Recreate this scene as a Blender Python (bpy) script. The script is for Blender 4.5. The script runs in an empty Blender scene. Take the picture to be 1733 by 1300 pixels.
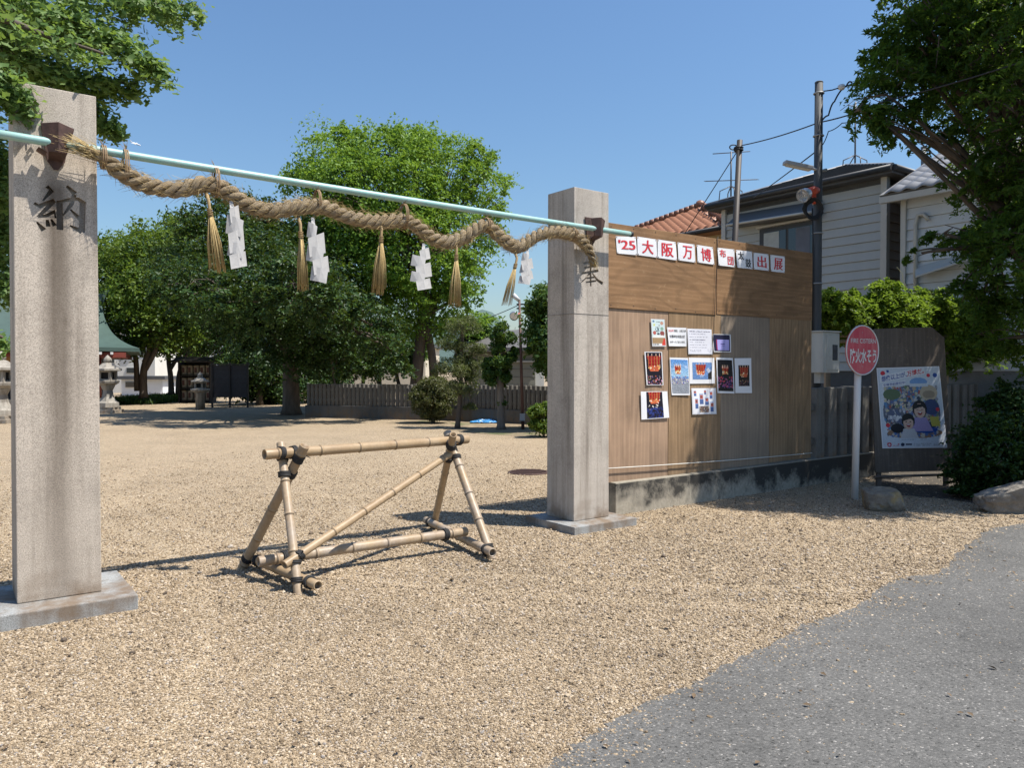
import bpy, bmesh, math, random
import numpy as np
from mathutils import Vector, Matrix, Quaternion

# ------------------------------------------------------------------ camera, sky, sun, exposure
F, CX, CY, EYE = 1300.0, 866.5, 650.0, 1.6
PITCH = math.atan(22 / 1300)
SC = bpy.context.scene
COL = SC.collection
cam = bpy.data.cameras.new('camera'); camo = bpy.data.objects.new('camera', cam); COL.objects.link(camo)
cam.sensor_width = 36; cam.lens = 36 * F / 1733; cam.clip_start = 0.05; cam.clip_end = 9000
camo.location = (0, 0, EYE); camo.rotation_euler = (math.pi / 2 - PITCH, 0, 0)
SC.camera = camo

SUN = Vector((0.50, -0.12, 1.0)).normalized()          # towards the sun
world = bpy.data.worlds.new('World'); SC.world = world; world.use_nodes = True
wn = world.node_tree.nodes; wl = world.node_tree.links
bg = wn['Background']
sky = wn.new('ShaderNodeTexSky'); sky.sky_type = 'NISHITA'; sky.sun_disc = False
sky.sun_elevation = math.asin(SUN.z); sky.sun_rotation = math.atan2(SUN.x, SUN.y)
sky.altitude = 0; sky.air_density = 1.5; sky.dust_density = 0.8; sky.ozone_density = 10.0
wl.new(sky.outputs[0], bg.inputs[0]); bg.inputs[1].default_value = 0.092
sl = bpy.data.lights.new('sun', 'SUN'); sl.energy = 5.0; sl.angle = math.radians(0.53); sl.color = (1, 0.95, 0.87)
so = bpy.data.objects.new('sun', sl); COL.objects.link(so); so.location = (8, -3, 20)
so.rotation_euler = SUN.to_track_quat('Z', 'Y').to_euler()
SC.view_settings.view_transform = 'Standard'; SC.view_settings.look = 'None'
SC.view_settings.exposure = 0.65; SC.view_settings.gamma = 1.0
SC.render.engine = 'CYCLES'
SC.cycles.max_bounces = 8; SC.cycles.diffuse_bounces = 2; SC.cycles.transparent_max_bounces = 8

# ------------------------------------------------------------------ pixel <-> world helpers
RNG = np.random.default_rng(7)
rnd = random.Random(11)
def V(*a): return Vector(a)
def ray(u, v):
    a = (u - CX) / F; b = (CY - v) / F
    return Vector((a, math.cos(PITCH) + b * math.sin(PITCH), -math.sin(PITCH) + b * math.cos(PITCH)))
EYEP = Vector((0, 0, EYE))
def at(u, v, Y):
    r = ray(u, v); return EYEP + r * (Y / r.y)
def gnd(u, v, z=0.0):
    r = ray(u, v); return EYEP + r * ((z - EYE) / r.z)
def onplane(u, v, P, nn):
    r = ray(u, v); return EYEP + r * ((P - EYEP).dot(nn) / r.dot(nn))
# gate grid: g runs along the gate to the right, n into the precinct
L0 = gnd(29, 1023, 0.1); R0 = gnd(971, 883, 0.08)
g = Vector((R0.x - L0.x, R0.y - L0.y, 0)).normalized(); n = Vector((-g.y, g.x, 0)); UP = Vector((0, 0, 1))
YAW = math.atan2(g.y, g.x)
def G(t, d, z): return Vector((L0.x, L0.y, 0)) + g * t + n * d + UP * z
TR = (R0 - L0).to_2d().length                        # start of the right pillar along g

# ------------------------------------------------------------------ object helpers
ORG = {}
def link(o): COL.objects.link(o); return o
def tag(o, label=None, cat=None, group=None, kind=None):
    if label: o['label'] = label
    if cat: o['category'] = cat
    if group: o['group'] = group
    if kind: o['kind'] = kind
    return o
def thing(name, label, cat, loc, group=None):
    o = link(bpy.data.objects.new(name, None)); o.empty_display_size = 0.1
    o.location = loc; ORG[o.name] = Vector(loc)
    return tag(o, label, cat, group)
def place(o, mesh_org, parent):
    """mesh stored relative to mesh_org (world)"""
    if parent is not None:
        o.parent = parent; o.location = Vector(mesh_org) - ORG[parent.name]
    else:
        o.location = mesh_org
    ORG[o.name] = Vector(mesh_org)
class MB:
    def __init__(s): s.v = []; s.f = []; s.sm = []
    def add(s, vs, fs, smooth=False):
        b = len(s.v); s.v += [tuple(x) for x in vs]; s.f += [tuple(b + i for i in q) for q in fs]; s.sm += [smooth] * len(fs); return s
    def box(s, c, size, ax=None):
        c = Vector(c); ax = ax or (V(1,0,0), V(0,1,0), V(0,0,1))
        h = [ax[i] * (size[i] / 2) for i in range(3)]
        vs = [c + h[0]*i + h[1]*j + h[2]*k for k in (-1,1) for j in (-1,1) for i in (-1,1)]
        return s.add(vs, [(0,2,3,1),(4,5,7,6),(0,1,5,4),(2,6,7,3),(0,4,6,2),(1,3,7,5)])
    def prism(s, pts, off):
        m = len(pts); off = Vector(off); pts = [Vector(p) for p in pts]
        return s.add(pts + [p + off for p in pts], [tuple(range(m))[::-1], tuple(range(m, 2*m))] + [(i, (i+1) % m, m + (i+1) % m, m + i) for i in range(m)])
    def tube(s, pts, rad, k=8, caps=True, smooth=True):
        pts = [Vector(p) for p in pts]
        if not hasattr(rad, '__len__'): rad = [rad] * len(pts)
        t0 = (pts[1] - pts[0]).normalized(); a = t0.orthogonal().normalized(); vs = []
        for i, p in enumerate(pts):
            t = (pts[min(i+1, len(pts)-1)] - pts[max(i-1, 0)])
            t = t.normalized() if t.length > 1e-9 else t0
            a = (a - t * a.dot(t)); a = a.normalized() if a.length > 1e-6 else t.orthogonal().normalized()
            b = t.cross(a)
            vs += [p + (a * math.cos(2*math.pi*j/k) + b * math.sin(2*math.pi*j/k)) * rad[i] for j in range(k)]
        m = len(pts)
        fs = [(i*k+j, i*k+(j+1)%k, (i+1)*k+(j+1)%k, (i+1)*k+j) for i in range(m-1) for j in range(k)]
        s.add(vs, fs, smooth)
        if caps:
            b0 = len(s.v) - len(vs)
            s.f += [tuple(b0 + j for j in range(k))[::-1], tuple(b0 + (m-1)*k + j for j in range(k))]; s.sm += [False, False]
        return s
    def revolve(s, p, ax, prof, k=14, smooth=True, bow=None):
        p = Vector(p); ax = Vector(ax).normalized(); a = ax.orthogonal().normalized(); b = ax.cross(a)
        vs = []
        for (t, r) in prof:
            c = p + ax * t
            if bow: c = c + bow(t)
            vs += [c + (a * math.cos(2*math.pi*j/k) + b * math.sin(2*math.pi*j/k)) * max(r, 1e-4) for j in range(k)]
        m = len(prof)
        s.add(vs, [(i*k+j, i*k+(j+1)%k, (i+1)*k+(j+1)%k, (i+1)*k+j) for i in range(m-1) for j in range(k)], smooth)
        b0 = len(s.v) - len(vs)
        s.f += [tuple(b0 + j for j in range(k))[::-1], tuple(b0 + (m-1)*k + j for j in range(k))]; s.sm += [False, False]
        return s
    def mesh(s, org, bevel=0.0, seg=2, name='m'):
        me = bpy.data.meshes.new(name)
        O = Vector(org)
        me.from_pydata([(x[0]-O.x, x[1]-O.y, x[2]-O.z) for x in s.v], [], s.f)
        me.polygons.foreach_set('use_smooth', s.sm)
        bm = bmesh.new(); bm.from_mesh(me)
        bmesh.ops.recalc_face_normals(bm, faces=bm.faces)
        if bevel > 0:
            bmesh.ops.remove_doubles(bm, verts=bm.verts, dist=1e-5)
            es = [e for e in bm.edges if len(e.link_faces) == 2 and e.calc_face_angle(0) > 0.5]
            bmesh.ops.bevel(bm, geom=es, offset=bevel, segments=seg, affect='EDGES', profile=0.6)
        bm.to_mesh(me); bm.free()
        return me
    def build(s, name, mat, parent=None, bevel=0.0, org=None, seg=2, **tags):
        A = np.array(s.v)
        if org is None:
            if parent is not None: org = ORG[parent.name]
            else: org = Vector((float(A[:,0].mean()), float(A[:,1].mean()), float(A[:,2].min())))
        me = s.mesh(org, bevel, seg, name)
        o = link(bpy.data.objects.new(name, me)); me.materials.append(mat)
        place(o, org, parent)
        return tag(o, **tags)
def inst(name, me, mat, org, parent, rot=None, scale=None):
    """an object that shares mesh data"""
    if mat and not me.materials: me.materials.append(mat)
    o = link(bpy.data.objects.new(name, me)); place(o, org, parent)
    if rot is not None: o.rotation_euler = rot
    if scale is not None: o.scale = scale
    return o
def copy_tree(o, parent=None, delta=None):
    c = o.copy(); link(c); ORG[c.name] = ORG[o.name].copy()
    if parent is not None: c.parent = parent
    if delta is not None and parent is None:
        c.location = o.location + delta
    for ch in [x for x in bpy.data.objects if x.parent == o]: copy_tree(ch, c)
    return c
def arrmesh(name, verts, faces_quads=None, tris=None):
    """fast mesh from numpy: verts (N,3); loops"""
    me = bpy.data.meshes.new(name)
    polys = faces_quads if faces_quads is not None else tris
    k = polys.shape[1]
    me.vertices.add(len(verts)); me.vertices.foreach_set('co', np.ascontiguousarray(verts, np.float32).ravel())
    me.loops.add(polys.size); me.loops.foreach_set('vertex_index', np.ascontiguousarray(polys, np.int32).ravel())
    me.polygons.add(len(polys)); me.polygons.foreach_set('loop_start', np.arange(0, polys.size, k, dtype=np.int32))
    me.update(calc_edges=True)
    return me

# ------------------------------------------------------------------ materials
class NT:
    def __init__(s, name):
        s.m = bpy.data.materials.new(name); s.m.use_nodes = True; s.t = s.m.node_tree
        s.b = s.t.nodes['Principled BSDF']; s.out = s.t.nodes['Material Output']
        s.co = s.t.nodes.new('ShaderNodeTexCoord').outputs['Object']
    def nd(s, typ, **kw):
        x = s.t.nodes.new(typ)
        for k, v in kw.items(): setattr(x, k, v)
        return x
    def ln(s, a, b): s.t.links.new(a, b)
    def map(s, scale, rot=(0,0,0), src=None, loc=(0,0,0)):
        x = s.nd('ShaderNodeMapping'); x.inputs['Scale'].default_value = scale; x.inputs['Rotation'].default_value = rot; x.inputs['Location'].default_value = loc
        s.ln(src or s.co, x.inputs[0]); return x.outputs[0]
    def noise(s, scale, detail=4, rough=0.55, src=None, dist=0.0):
        x = s.nd('ShaderNodeTexNoise'); x.inputs['Scale'].default_value = scale; x.inputs['Detail'].default_value = detail
        x.inputs['Roughness'].default_value = rough; x.inputs['Distortion'].default_value = dist
        s.ln(src or s.co, x.inputs['Vector']); return x.outputs['Fac']
    def vor(s, scale, out='Distance', feature='F1', src=None):
        x = s.nd('ShaderNodeTexVoronoi'); x.feature = feature; x.inputs['Scale'].default_value = scale
        s.ln(src or s.co, x.inputs['Vector']); return x.outputs[out]
    def ramp(s, fac, stops, interp='LINEAR'):
        x = s.nd('ShaderNodeValToRGB'); cr = x.color_ramp; cr.interpolation = interp
        while len(cr.elements) < len(stops): cr.elements.new(0.5)
        for e, (p, c) in zip(cr.elements, stops):
            e.position = p; e.color = (c if hasattr(c, '__len__') else (c, c, c)) + (1,) if hasattr(c, '__len__') else (c, c, c, 1)
        s.ln(fac, x.inputs[0]); return x.outputs[0]
    def mix(s, fac, a, b, mode='MIX'):
        x = s.nd('ShaderNodeMix', data_type='RGBA', blend_type=mode)
        for i, val in ((0, fac), (6, a), (7, b)):
            if hasattr(val, 'is_output'): s.ln(val, x.inputs[i])
            elif i == 0: x.inputs[0].default_value = val
            else: x.inputs[i].default_value = tuple(val) + (1,)
        return x.outputs[2]
    def math(s, op, a, b=0.0, c=None, clamp=False):
        x = s.nd('ShaderNodeMath', operation=op); x.use_clamp = clamp
        for i, val in enumerate((a, b) if c is None else (a, b, c)):
            if hasattr(val, 'is_output'): s.ln(val, x.inputs[i])
            else: x.inputs[i].default_value = val
        return x.outputs[0]
    def sep(s, src=None):
        x = s.nd('ShaderNodeSeparateXYZ'); s.ln(src or s.co, x.inputs[0]); return x.outputs
    def objrand(s): return s.nd('ShaderNodeObjectInfo').outputs['Random']
    def island(s): return s.nd('ShaderNodeNewGeometry').outputs['Random Per Island']
    def bump(s, h, strength=0.3, dist=0.01):
        x = s.nd('ShaderNodeBump'); x.inputs['Strength'].default_value = strength; x.inputs['Distance'].default_value = dist
        s.ln(h, x.inputs['Height']); s.ln(x.outputs[0], s.b.inputs['Normal']); return s
    def col(s, c):
        if hasattr(c, 'is_output'): s.ln(c, s.b.inputs['Base Color'])
        else: s.b.inputs['Base Color'].default_value = tuple(c) + (1,)
        return s
    def rough(s, r):
        if hasattr(r, 'is_output'): s.ln(r, s.b.inputs['Roughness'])
        else: s.b.inputs['Roughness'].default_value = r
        return s
    def metal(s, x): s.b.inputs['Metallic'].default_value = x; return s
    def spec(s, x): s.b.inputs['Specular IOR Level'].default_value = x; return s
MATS = {}
def simple(name, c, rough=0.7, var=0.15, scale=6.0, metal=0.0, bump=0.0, bscale=60, stretch=(1,1,1), dirt=None):
    """colour broken up by two octaves of noise, per-object variation, optional bump"""
    if name in MATS: return MATS[name]
    m = NT(name); src = m.map(stretch)
    f = m.noise(scale, 5, src=src)
    lo = tuple(x * (1 - var) for x in c); hi = tuple(min(1, x * (1 + var)) for x in c)
    colr = m.ramp(f, [(0.3, lo), (0.7, hi)])
    colr = m.mix(m.math('MULTIPLY', m.objrand(), 0.35), colr, tuple(x * (1 - var * 1.3) for x in c))
    if dirt:
        d = m.ramp(m.noise(scale * 0.4, 6, 0.7, src=src), [(0.52, 0.0), (0.72, 1.0)])
        colr = m.mix(m.math('MULTIPLY', d, 0.7), colr, dirt)
    m.col(colr).rough(rough).metal(metal)
    if bump: m.bump(m.noise(bscale, 4, src=src), bump, 0.004)
    MATS[name] = m.m; return m.m
def leafmat(name, c1, c2, c3, trans=0.35, rough=0.5, spec=0.35):
    m = NT(name); r = m.island()
    colr = m.ramp(r, [(0.0, c1), (0.5, c2), (1.0, c3)])
    colr = m.mix(m.ramp(m.noise(0.7, 3), [(0.35, 0.0), (0.7, 0.45)]), colr, c1)
    m.col(colr).rough(rough).spec(spec)
    tr = m.nd('ShaderNodeBsdfTranslucent')
    tc = m.mix(0.55, colr, (0.30, 0.42, 0.04), 'MIX'); m.ln(tc, tr.inputs[0])
    mx = m.nd('ShaderNodeMixShader'); mx.inputs[0].default_value = trans
    m.ln(m.b.outputs[0], mx.inputs[1]); m.ln(tr.outputs[0], mx.inputs[2]); m.ln(mx.outputs[0], m.out.inputs[0])
    return m.m

# gravel (ground sheet) and pebbles share one palette
PAL = [(0.0, (0.10, 0.077, 0.057)), (0.15, (0.205, 0.15, 0.092)), (0.45, (0.315, 0.236, 0.145)), (0.75, (0.41, 0.318, 0.207)), (0.93, (0.56, 0.465, 0.345)), (1.0, (0.26, 0.24, 0.225))]
def m_gravel():
    m = NT('gravel'); a = m.nd('ShaderNodeTexVoronoi'); a.inputs['Scale'].default_value = 110; m.ln(m.co, a.inputs['Vector'])
    sx = m.sep(a.outputs['Color'])
    colr = m.ramp(sx[0], [(p, tuple(min(.8, x * 1.22) for x in c)) for p, c in PAL])
    edge = m.ramp(a.outputs['Distance'], [(0.35, 1.0), (0.75, 0.55)])
    colr = m.mix(1.0, colr, edge, 'MULTIPLY')
    big = m.ramp(m.noise(0.9, 5, 0.6), [(0.25, 0.84), (0.55, 1.0), (0.8, 1.06)])
    colr = m.mix(1.0, colr, big, 'MULTIPLY')
    fine = m.ramp(m.noise(9, 4, 0.65), [(0.3, 0.90), (0.7, 1.06)])
    colr = m.mix(1.0, colr, fine, 'MULTIPLY')
    m.col(colr).rough(0.85).spec(0.25)
    h = m.math('SUBTRACT', 1.0, a.outputs['Distance'])
    h2 = m.math('ADD', h, m.math('MULTIPLY', m.noise(14, 3), 2.2))
    m.bump(h2, 0.55, 0.008); return m.m
def m_pebble():
    m = NT('pebble'); colr = m.ramp(m.objrand(), PAL); loc = m.nd('ShaderNodeObjectInfo').outputs['Location']
    v1 = m.ramp(m.noise(0.9, 5, 0.6, src=loc), [(0.25, 0.80), (0.5, 1.0), (0.75, 1.10)]); v2 = m.ramp(m.noise(5, 4, 0.65, src=loc), [(0.3, 0.86), (0.7, 1.08)])
    colr = m.mix(1.0, m.mix(1.0, m.mix(1.0, colr, (.93, .925, .94), 'MULTIPLY'), v1, 'MULTIPLY'), v2, 'MULTIPLY')
    m.col(colr).rough(0.75).spec(0.3); return m.m
def m_asphalt():
    m = NT('asphalt'); a = m.nd('ShaderNodeTexVoronoi'); a.inputs['Scale'].default_value = 125; m.ln(m.co, a.inputs['Vector'])
    sx = m.sep(a.outputs['Color'])
    colr = m.ramp(sx[0], [(0.0, (0.025, 0.025, 0.023)), (0.05, (0.076, 0.074, 0.069)), (0.5, (0.105, 0.102, 0.096)), (0.9, (0.135, 0.131, 0.122)), (0.985, (0.20, 0.19, 0.175)), (1.0, (0.36, 0.34, 0.31))])
    big = m.ramp(m.noise(0.8, 6, 0.68), [(0.25, 0.72), (0.5, 1.0), (0.75, 1.2)])
    colr = m.mix(1.0, colr, big, 'MULTIPLY')
    mid = m.ramp(m.noise(6, 5, 0.7), [(0.3, 0.9), (0.7, 1.08)]); colr = m.mix(1.0, colr, mid, 'MULTIPLY')
    m.col(colr).rough(0.8).spec(0.3); m.bump(m.math('SUBTRACT', 1.0, a.outputs['Distance']), 0.5, 0.005); return m.m
def m_granite(name, base, stain=0.0, streak_x=None):
    m = NT(name)
    f = m.noise(150, 4, 0.75)
    lo = tuple(x * 0.52 for x in base); hi = tuple(min(.8, x * 1.42) for x in base)
    colr = m.ramp(f, [(0.34, lo), (0.48, base), (0.66, hi)])
    dk = m.ramp(m.vor(210, 'Distance'), [(0.10, 1.0), (0.22, 0.0)]); colr = m.mix(m.math('MULTIPLY', dk, 0.55), colr, (0.05, 0.045, 0.045))
    big = m.ramp(m.noise(2.0, 6, 0.68), [(0.28, 0.74), (0.5, 1.0), (0.75, 1.10)]); colr = m.mix(1.0, colr, big, 'MULTIPLY')
    if stain:
        v = m.noise(1.0, 5, 0.6, src=m.map((9, 9, 0.35)))
        s = m.ramp(v, [(0.48, 0.0), (0.72, 1.0)])
        if streak_x is not None:
            x = m.sep()[0]; z = m.sep()[2]
            wob = m.math('MULTIPLY', m.math('SUBTRACT', m.noise(1.2, 4, src=m.map((1, 1, 1.0))), 0.5), 0.16)
            dx = m.math('ABSOLUTE', m.math('SUBTRACT', m.math('ADD', x, wob), streak_x))
            band = m.ramp(dx, [(0.025, 1.0), (0.12, 0.0)])
            zz = m.ramp(m.math('DIVIDE', z, 3.4), [(0.05, 0.45), (0.45, 0.85), (0.82, 1.0), (0.87, 0.0)])
            bb = m.math('MULTIPLY', m.math('MULTIPLY', band, zz), m.ramp(m.noise(1.0, 5, 0.6, src=m.map((22, 22, 0.6))), [(0.25, 0.75), (0.7, 1.0)]))
            s = m.math('MAXIMUM', m.math('MULTIPLY', s, 0.45), bb)
        colr = m.mix(m.math('MULTIPLY', s, stain), colr, (0.085, 0.062, 0.042))
        rust = m.ramp(m.sep()[2], [(0.10, 1.0), (0.42, 0.0)])
        rust = m.math('MULTIPLY', rust, m.ramp(m.noise(5, 4), [(0.42, 0.0), (0.66, 0.8)]))
        colr = m.mix(rust, colr, (0.16, 0.105, 0.06))
    m.col(colr).rough(0.72).spec(0.35); m.bump(f, 0.25, 0.003); return m.m
def m_plywood(name, horiz, ca, cb, grey=0.0):
    m = NT(name)
    info = m.nd('ShaderNodeObjectInfo')
    off = m.nd('ShaderNodeVectorMath', operation='ADD'); m.ln(m.co, off.inputs[0])
    mul = m.nd('ShaderNodeVectorMath', operation='SCALE'); mul.inputs[0].default_value = (7, 3, 5); m.ln(info.outputs['Random'], mul.inputs['Scale']); m.ln(mul.outputs[0], off.inputs[1])
    st = (0.7, 3, 3.4) if horiz else (3.6, 3, 0.5)
    s1 = m.map(st, src=off.outputs[0])
    w = m.noise(1.1, 6, 0.62, src=s1, dist=1.4)
    w2 = m.noise(9, 5, 0.7, src=s1, dist=0.4)
    n0 = m.noise(1.0, 2, 0.5, src=m.map((.45, 1, 1.9) if horiz else (1.9, 1, .30), src=off.outputs[0]))
    cath = m.ramp(m.math('SINE', m.math('MULTIPLY', n0, 62.0)), [(0.0, 0.0), (0.55, 0.15), (1.0, 1.0)])
    colr = m.ramp(w, [(0.3, tuple((x + y)/2 for x, y in zip(ca, cb))), (0.52, cb), (0.72, tuple(x * 1.12 for x in cb))])
    fig = m.nd('ShaderNodeTexWave'); fig.wave_type = 'BANDS'; fig.bands_direction = 'Z' if horiz else 'X'
    fig.inputs['Scale'].default_value = 1.5; fig.inputs['Distortion'].default_value = 9; fig.inputs['Detail'].default_value = 3; fig.inputs['Detail Scale'].default_value = 0.8
    m.ln(m.map((0.5, 1, 3.2) if horiz else (3.2, 1, 0.35), src=off.outputs[0]), fig.inputs['Vector'])
    colr = m.mix(m.math('MULTIPLY', m.ramp(fig.outputs['Fac'], [(0.62, 0.0), (0.98, 1.0)]), 0.30), colr, tuple(min(1, x * 1.5 + 0.02) for x in cb))
    fl = m.ramp(m.noise(16, 3, 0.5, src=m.map((1, 1, 0.8) if not horiz else (0.8, 1, 1), src=off.outputs[0]), dist=3.0), [(0.62, 0.0), (0.68, 1.0)])
    colr = m.mix(m.math('MULTIPLY', fl, 0.22), colr, (0.52, 0.38, 0.22))
    colr = m.mix(m.math('MULTIPLY', cath, 0.30), colr, tuple(x * .68 for x in ca))
    colr = m.mix(1.0, colr, m.ramp(w2, [(0.25, 0.965), (0.7, 1.02)]), 'MULTIPLY')
    colr = m.mix(1.0, colr, m.ramp(m.noise(2.2, 5, 0.6, src=off.outputs[0]), [(0.3, 0.82), (0.7, 1.12)]), 'MULTIPLY')
    if grey: colr = m.mix(m.math('MULTIPLY', m.ramp(m.noise(1.3, 4), [(0.3, 0.3), (0.7, 1.0)]), grey), colr, (0.20, 0.165, 0.13))
    wet = m.ramp(m.math('ADD', m.sep()[2], m.math('MULTIPLY', m.noise(1, 4, src=m.map((9, 1, 0.5))), 0.35)), [(0.12, 1.0), (0.62, 0.0)])
    if not horiz: colr = m.mix(m.math('MULTIPLY', wet, 0.3), colr, (0.17, 0.125, 0.09))
    m.col(colr).rough(0.62).spec(0.3); m.bump(w2, 0.15, 0.003); return m.m
def m_moldwall():
    m = NT('mould_stained_concrete')
    base = m.ramp(m.noise(26, 5), [(0.3, (0.27, 0.24, 0.19)), (0.7, (0.38, 0.345, 0.28))])
    z = m.sep()[2]
    f = m.math('ADD', m.noise(3.2, 7, 0.72), m.math('MULTIPLY', m.math('SUBTRACT', z, 0.16), 0.75))
    x = m.sep()[0]
    f = m.math('ADD', f, m.math('MULTIPLY', x, 0.035))
    mask = m.ramp(f, [(0.47, 0.0), (0.66, 1.0)])
    top = m.ramp(z, [(0.345, 1.0), (0.352, 0.25)])
    colr = m.mix(m.math('MULTIPLY', mask, top), base, (0.05, 0.047, 0.042))
    m.col(colr).rough(0.9).spec(0.2); m.bump(m.noise(60, 5), 0.3, 0.004); return m.m
def m_bamboo():
    m = NT('bamboo_culm')
    info = m.nd('ShaderNodeObjectInfo')
    f = m.noise(3.0, 5, 0.6); st = m.noise(40, 3, 0.6)
    a = m.ramp(f, [(0.3, (0.28, 0.185, 0.098)), (0.6, (0.36, 0.255, 0.145)), (0.8, (0.42, 0.33, 0.225))])
    greyf = m.math('MULTIPLY', m.ramp(m.noise(5, 5, 0.65), [(0.35, 0.1), (0.65, 1.0)]), m.ramp(info.outputs['Random'], [(0.3, 0.15), (0.7, 0.85)]))
    a = m.mix(greyf, a, (0.36, 0.31, 0.26))
    tn = m.nd('ShaderNodeAttribute'); tn.attribute_name = 'tone'; a = m.mix(1.0, a, m.ramp(tn.outputs['Fac'], [(0.0, 1.0), (1.0, 0.5)]), 'MULTIPLY')
    a = m.mix(1.0, a, m.ramp(st, [(0.3, 0.86), (0.7, 1.05)]), 'MULTIPLY')
    m.col(a).rough(0.45).spec(0.4); m.bump(st, 0.12, 0.002); return m.m
def m_straw(name, a, b):
    m = NT(name); r = m.island()
    c = m.ramp(r, [(0.0, tuple(x * 0.6 for x in a)), (0.4, a), (1.0, b)])
    c = m.mix(1.0, c, m.ramp(m.noise(60, 4, 0.7), [(0.3, 0.7), (0.7, 1.1)]), 'MULTIPLY')
    m.col(c).rough(0.7).spec(0.25); return m.m
def m_rope():
    m = NT('twisted_straw_rope')
    uvn = m.nd('ShaderNodeUVMap'); uvn.uv_map = 'UVMap'
    s1 = m.map((11, 170, 1), src=uvn.outputs[0], rot=(0, 0, 0))
    f = m.noise(1.0, 4, 0.7, src=s1)
    c = m.ramp(f, [(0.30, (0.10, 0.07, 0.04)), (0.42, (0.27, 0.195, 0.115)), (0.56, (0.43, 0.335, 0.215)), (0.72, (0.62, 0.52, 0.37))])
    c = m.mix(m.ramp(m.noise(3, 4), [(0.4, 0.0), (0.75, 0.5)]), c, (0.30, 0.25, 0.19))
    m.col(c).rough(0.8).spec(0.2); m.bump(f, 1.0, 0.02); return m.m
def m_print():
    m = NT('printed_paper'); a = m.nd('ShaderNodeAttribute'); a.attribute_name = 'ink'
    m.col(a.outputs['Color']).rough(0.45).spec(0.3); return m.m
def m_glass():
    m = NT('window_glass'); m.col((0.02, 0.025, 0.03)).rough(0.05).spec(0.8); return m.m

MG = dict(gravel=m_gravel(), pebble=m_pebble(), asphalt=m_asphalt(), granite=m_granite('granite', (0.44, 0.38, 0.315), 0.95, 0.245),
    granite_r=m_granite('granite_right', (0.44, 0.39, 0.335), 0.55, None), slab=m_granite('slab_stone', (0.27, 0.275, 0.27), 0.6, None), ply_h=m_plywood('plywood_horizontal', True, (0.155, 0.085, 0.04), (0.255, 0.145, 0.071)),
    ply_v=m_plywood('plywood_vertical', False, (0.29, 0.185, 0.118), (0.37, 0.245, 0.16), 0.15), ply_g=m_plywood('plywood_greyed', False, (0.235, 0.18, 0.13), (0.29, 0.225, 0.165), 0.5),
    ply_w=m_plywood('plywood_warm', False, (0.19, 0.12, 0.065), (0.275, 0.18, 0.10), 0.0), mould=m_moldwall(), bamboo=m_bamboo(), straw=m_straw('straw', (0.42, 0.30, 0.13), (0.58, 0.45, 0.22)), rope=m_rope(), prn=m_print(), glass=m_glass())
M_ = simple
PAPER = M_('white_paper', (0.78, 0.78, 0.80), 0.6, 0.02, 3)
RED = M_('red_ink', (0.62, 0.035, 0.05), 0.5, 0.06, 20)
BLACK = M_('black_ink', (0.03, 0.03, 0.035), 0.5, 0.05, 20)
RUST = M_('rusted_iron', (0.075, 0.040, 0.032), 0.7, 0.35, 18, 0.2, 0.4, 90)
CORD = M_('black_cord', (0.018, 0.017, 0.017), 0.75, 0.2, 60, 0, 0.5, 200)
STEEL = M_('galvanised_steel', (0.34, 0.35, 0.36), 0.5, 0.12, 9, 0.4)
BARK = M_('bark', (0.105, 0.082, 0.062), 0.9, 0.4, 7, 0, 0.8, 40, (1, 1, 0.25))
CABLE = M_('black_cable', (0.02, 0.02, 0.022), 0.6, 0.1)

# ------------------------------------------------------------------ more helpers
def lthing(name, label, cat, loc, rz, group=None):
    o = thing(name, label, cat, loc, group); o.rotation_euler = (0, 0, rz); return o
def buildl(mb, name, mat, parent, bevel=0.0, seg=2, loc=(0, 0, 0), **tags):
    me = mb.mesh((0, 0, 0), bevel, seg, name); me.materials.append(mat)
    o = link(bpy.data.objects.new(name, me)); o.parent = parent; o.location = loc
    ORG[o.name] = Vector((0, 0, 0)); return tag(o, **tags)
def crom(pts, m=6):
    pts = [Vector(p) for p in pts]; P = [pts[0]*2-pts[1]] + pts + [pts[-1]*2-pts[-2]]; out = []
    for i in range(1, len(P)-2):
        for k in range(m):
            t = k / m; a, b, c, d = P[i-1], P[i], P[i+1], P[i+2]
            out.append(0.5 * ((2*b) + (c-a)*t + (2*a-5*b+4*c-d)*t*t + (3*b-a-3*c+d)*t**3))
    out.append(pts[-1]); return out
def sag(a, b, s, m=14):
    a, b = Vector(a), Vector(b)
    return [a.lerp(b, i/m) - UP * (4 * s * (i/m) * (1 - i/m)) for i in range(m+1)]
_txt = {}
def text_verts(s, bold=0.0, lay=None):
    """glyph outlines of Blender's own font, as (verts2d, faces)"""
    k = (s, bold)
    if k not in _txt:
        c = bpy.data.curves.new('t', 'FONT'); c.body = s; c.offset = bold; c.resolution_u = 3
        o = link(bpy.data.objects.new('t', c)); dg = bpy.context.evaluated_depsgraph_get(); dg.update()
        me = bpy.data.meshes.new_from_object(o.evaluated_get(dg))
        _txt[k] = ([(v.co.x, v.co.y) for v in me.vertices], [tuple(p.vertices) for p in me.polygons])
        bpy.data.objects.remove(o); bpy.data.curves.remove(c); bpy.data.meshes.remove(me)
    return _txt[k]
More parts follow.
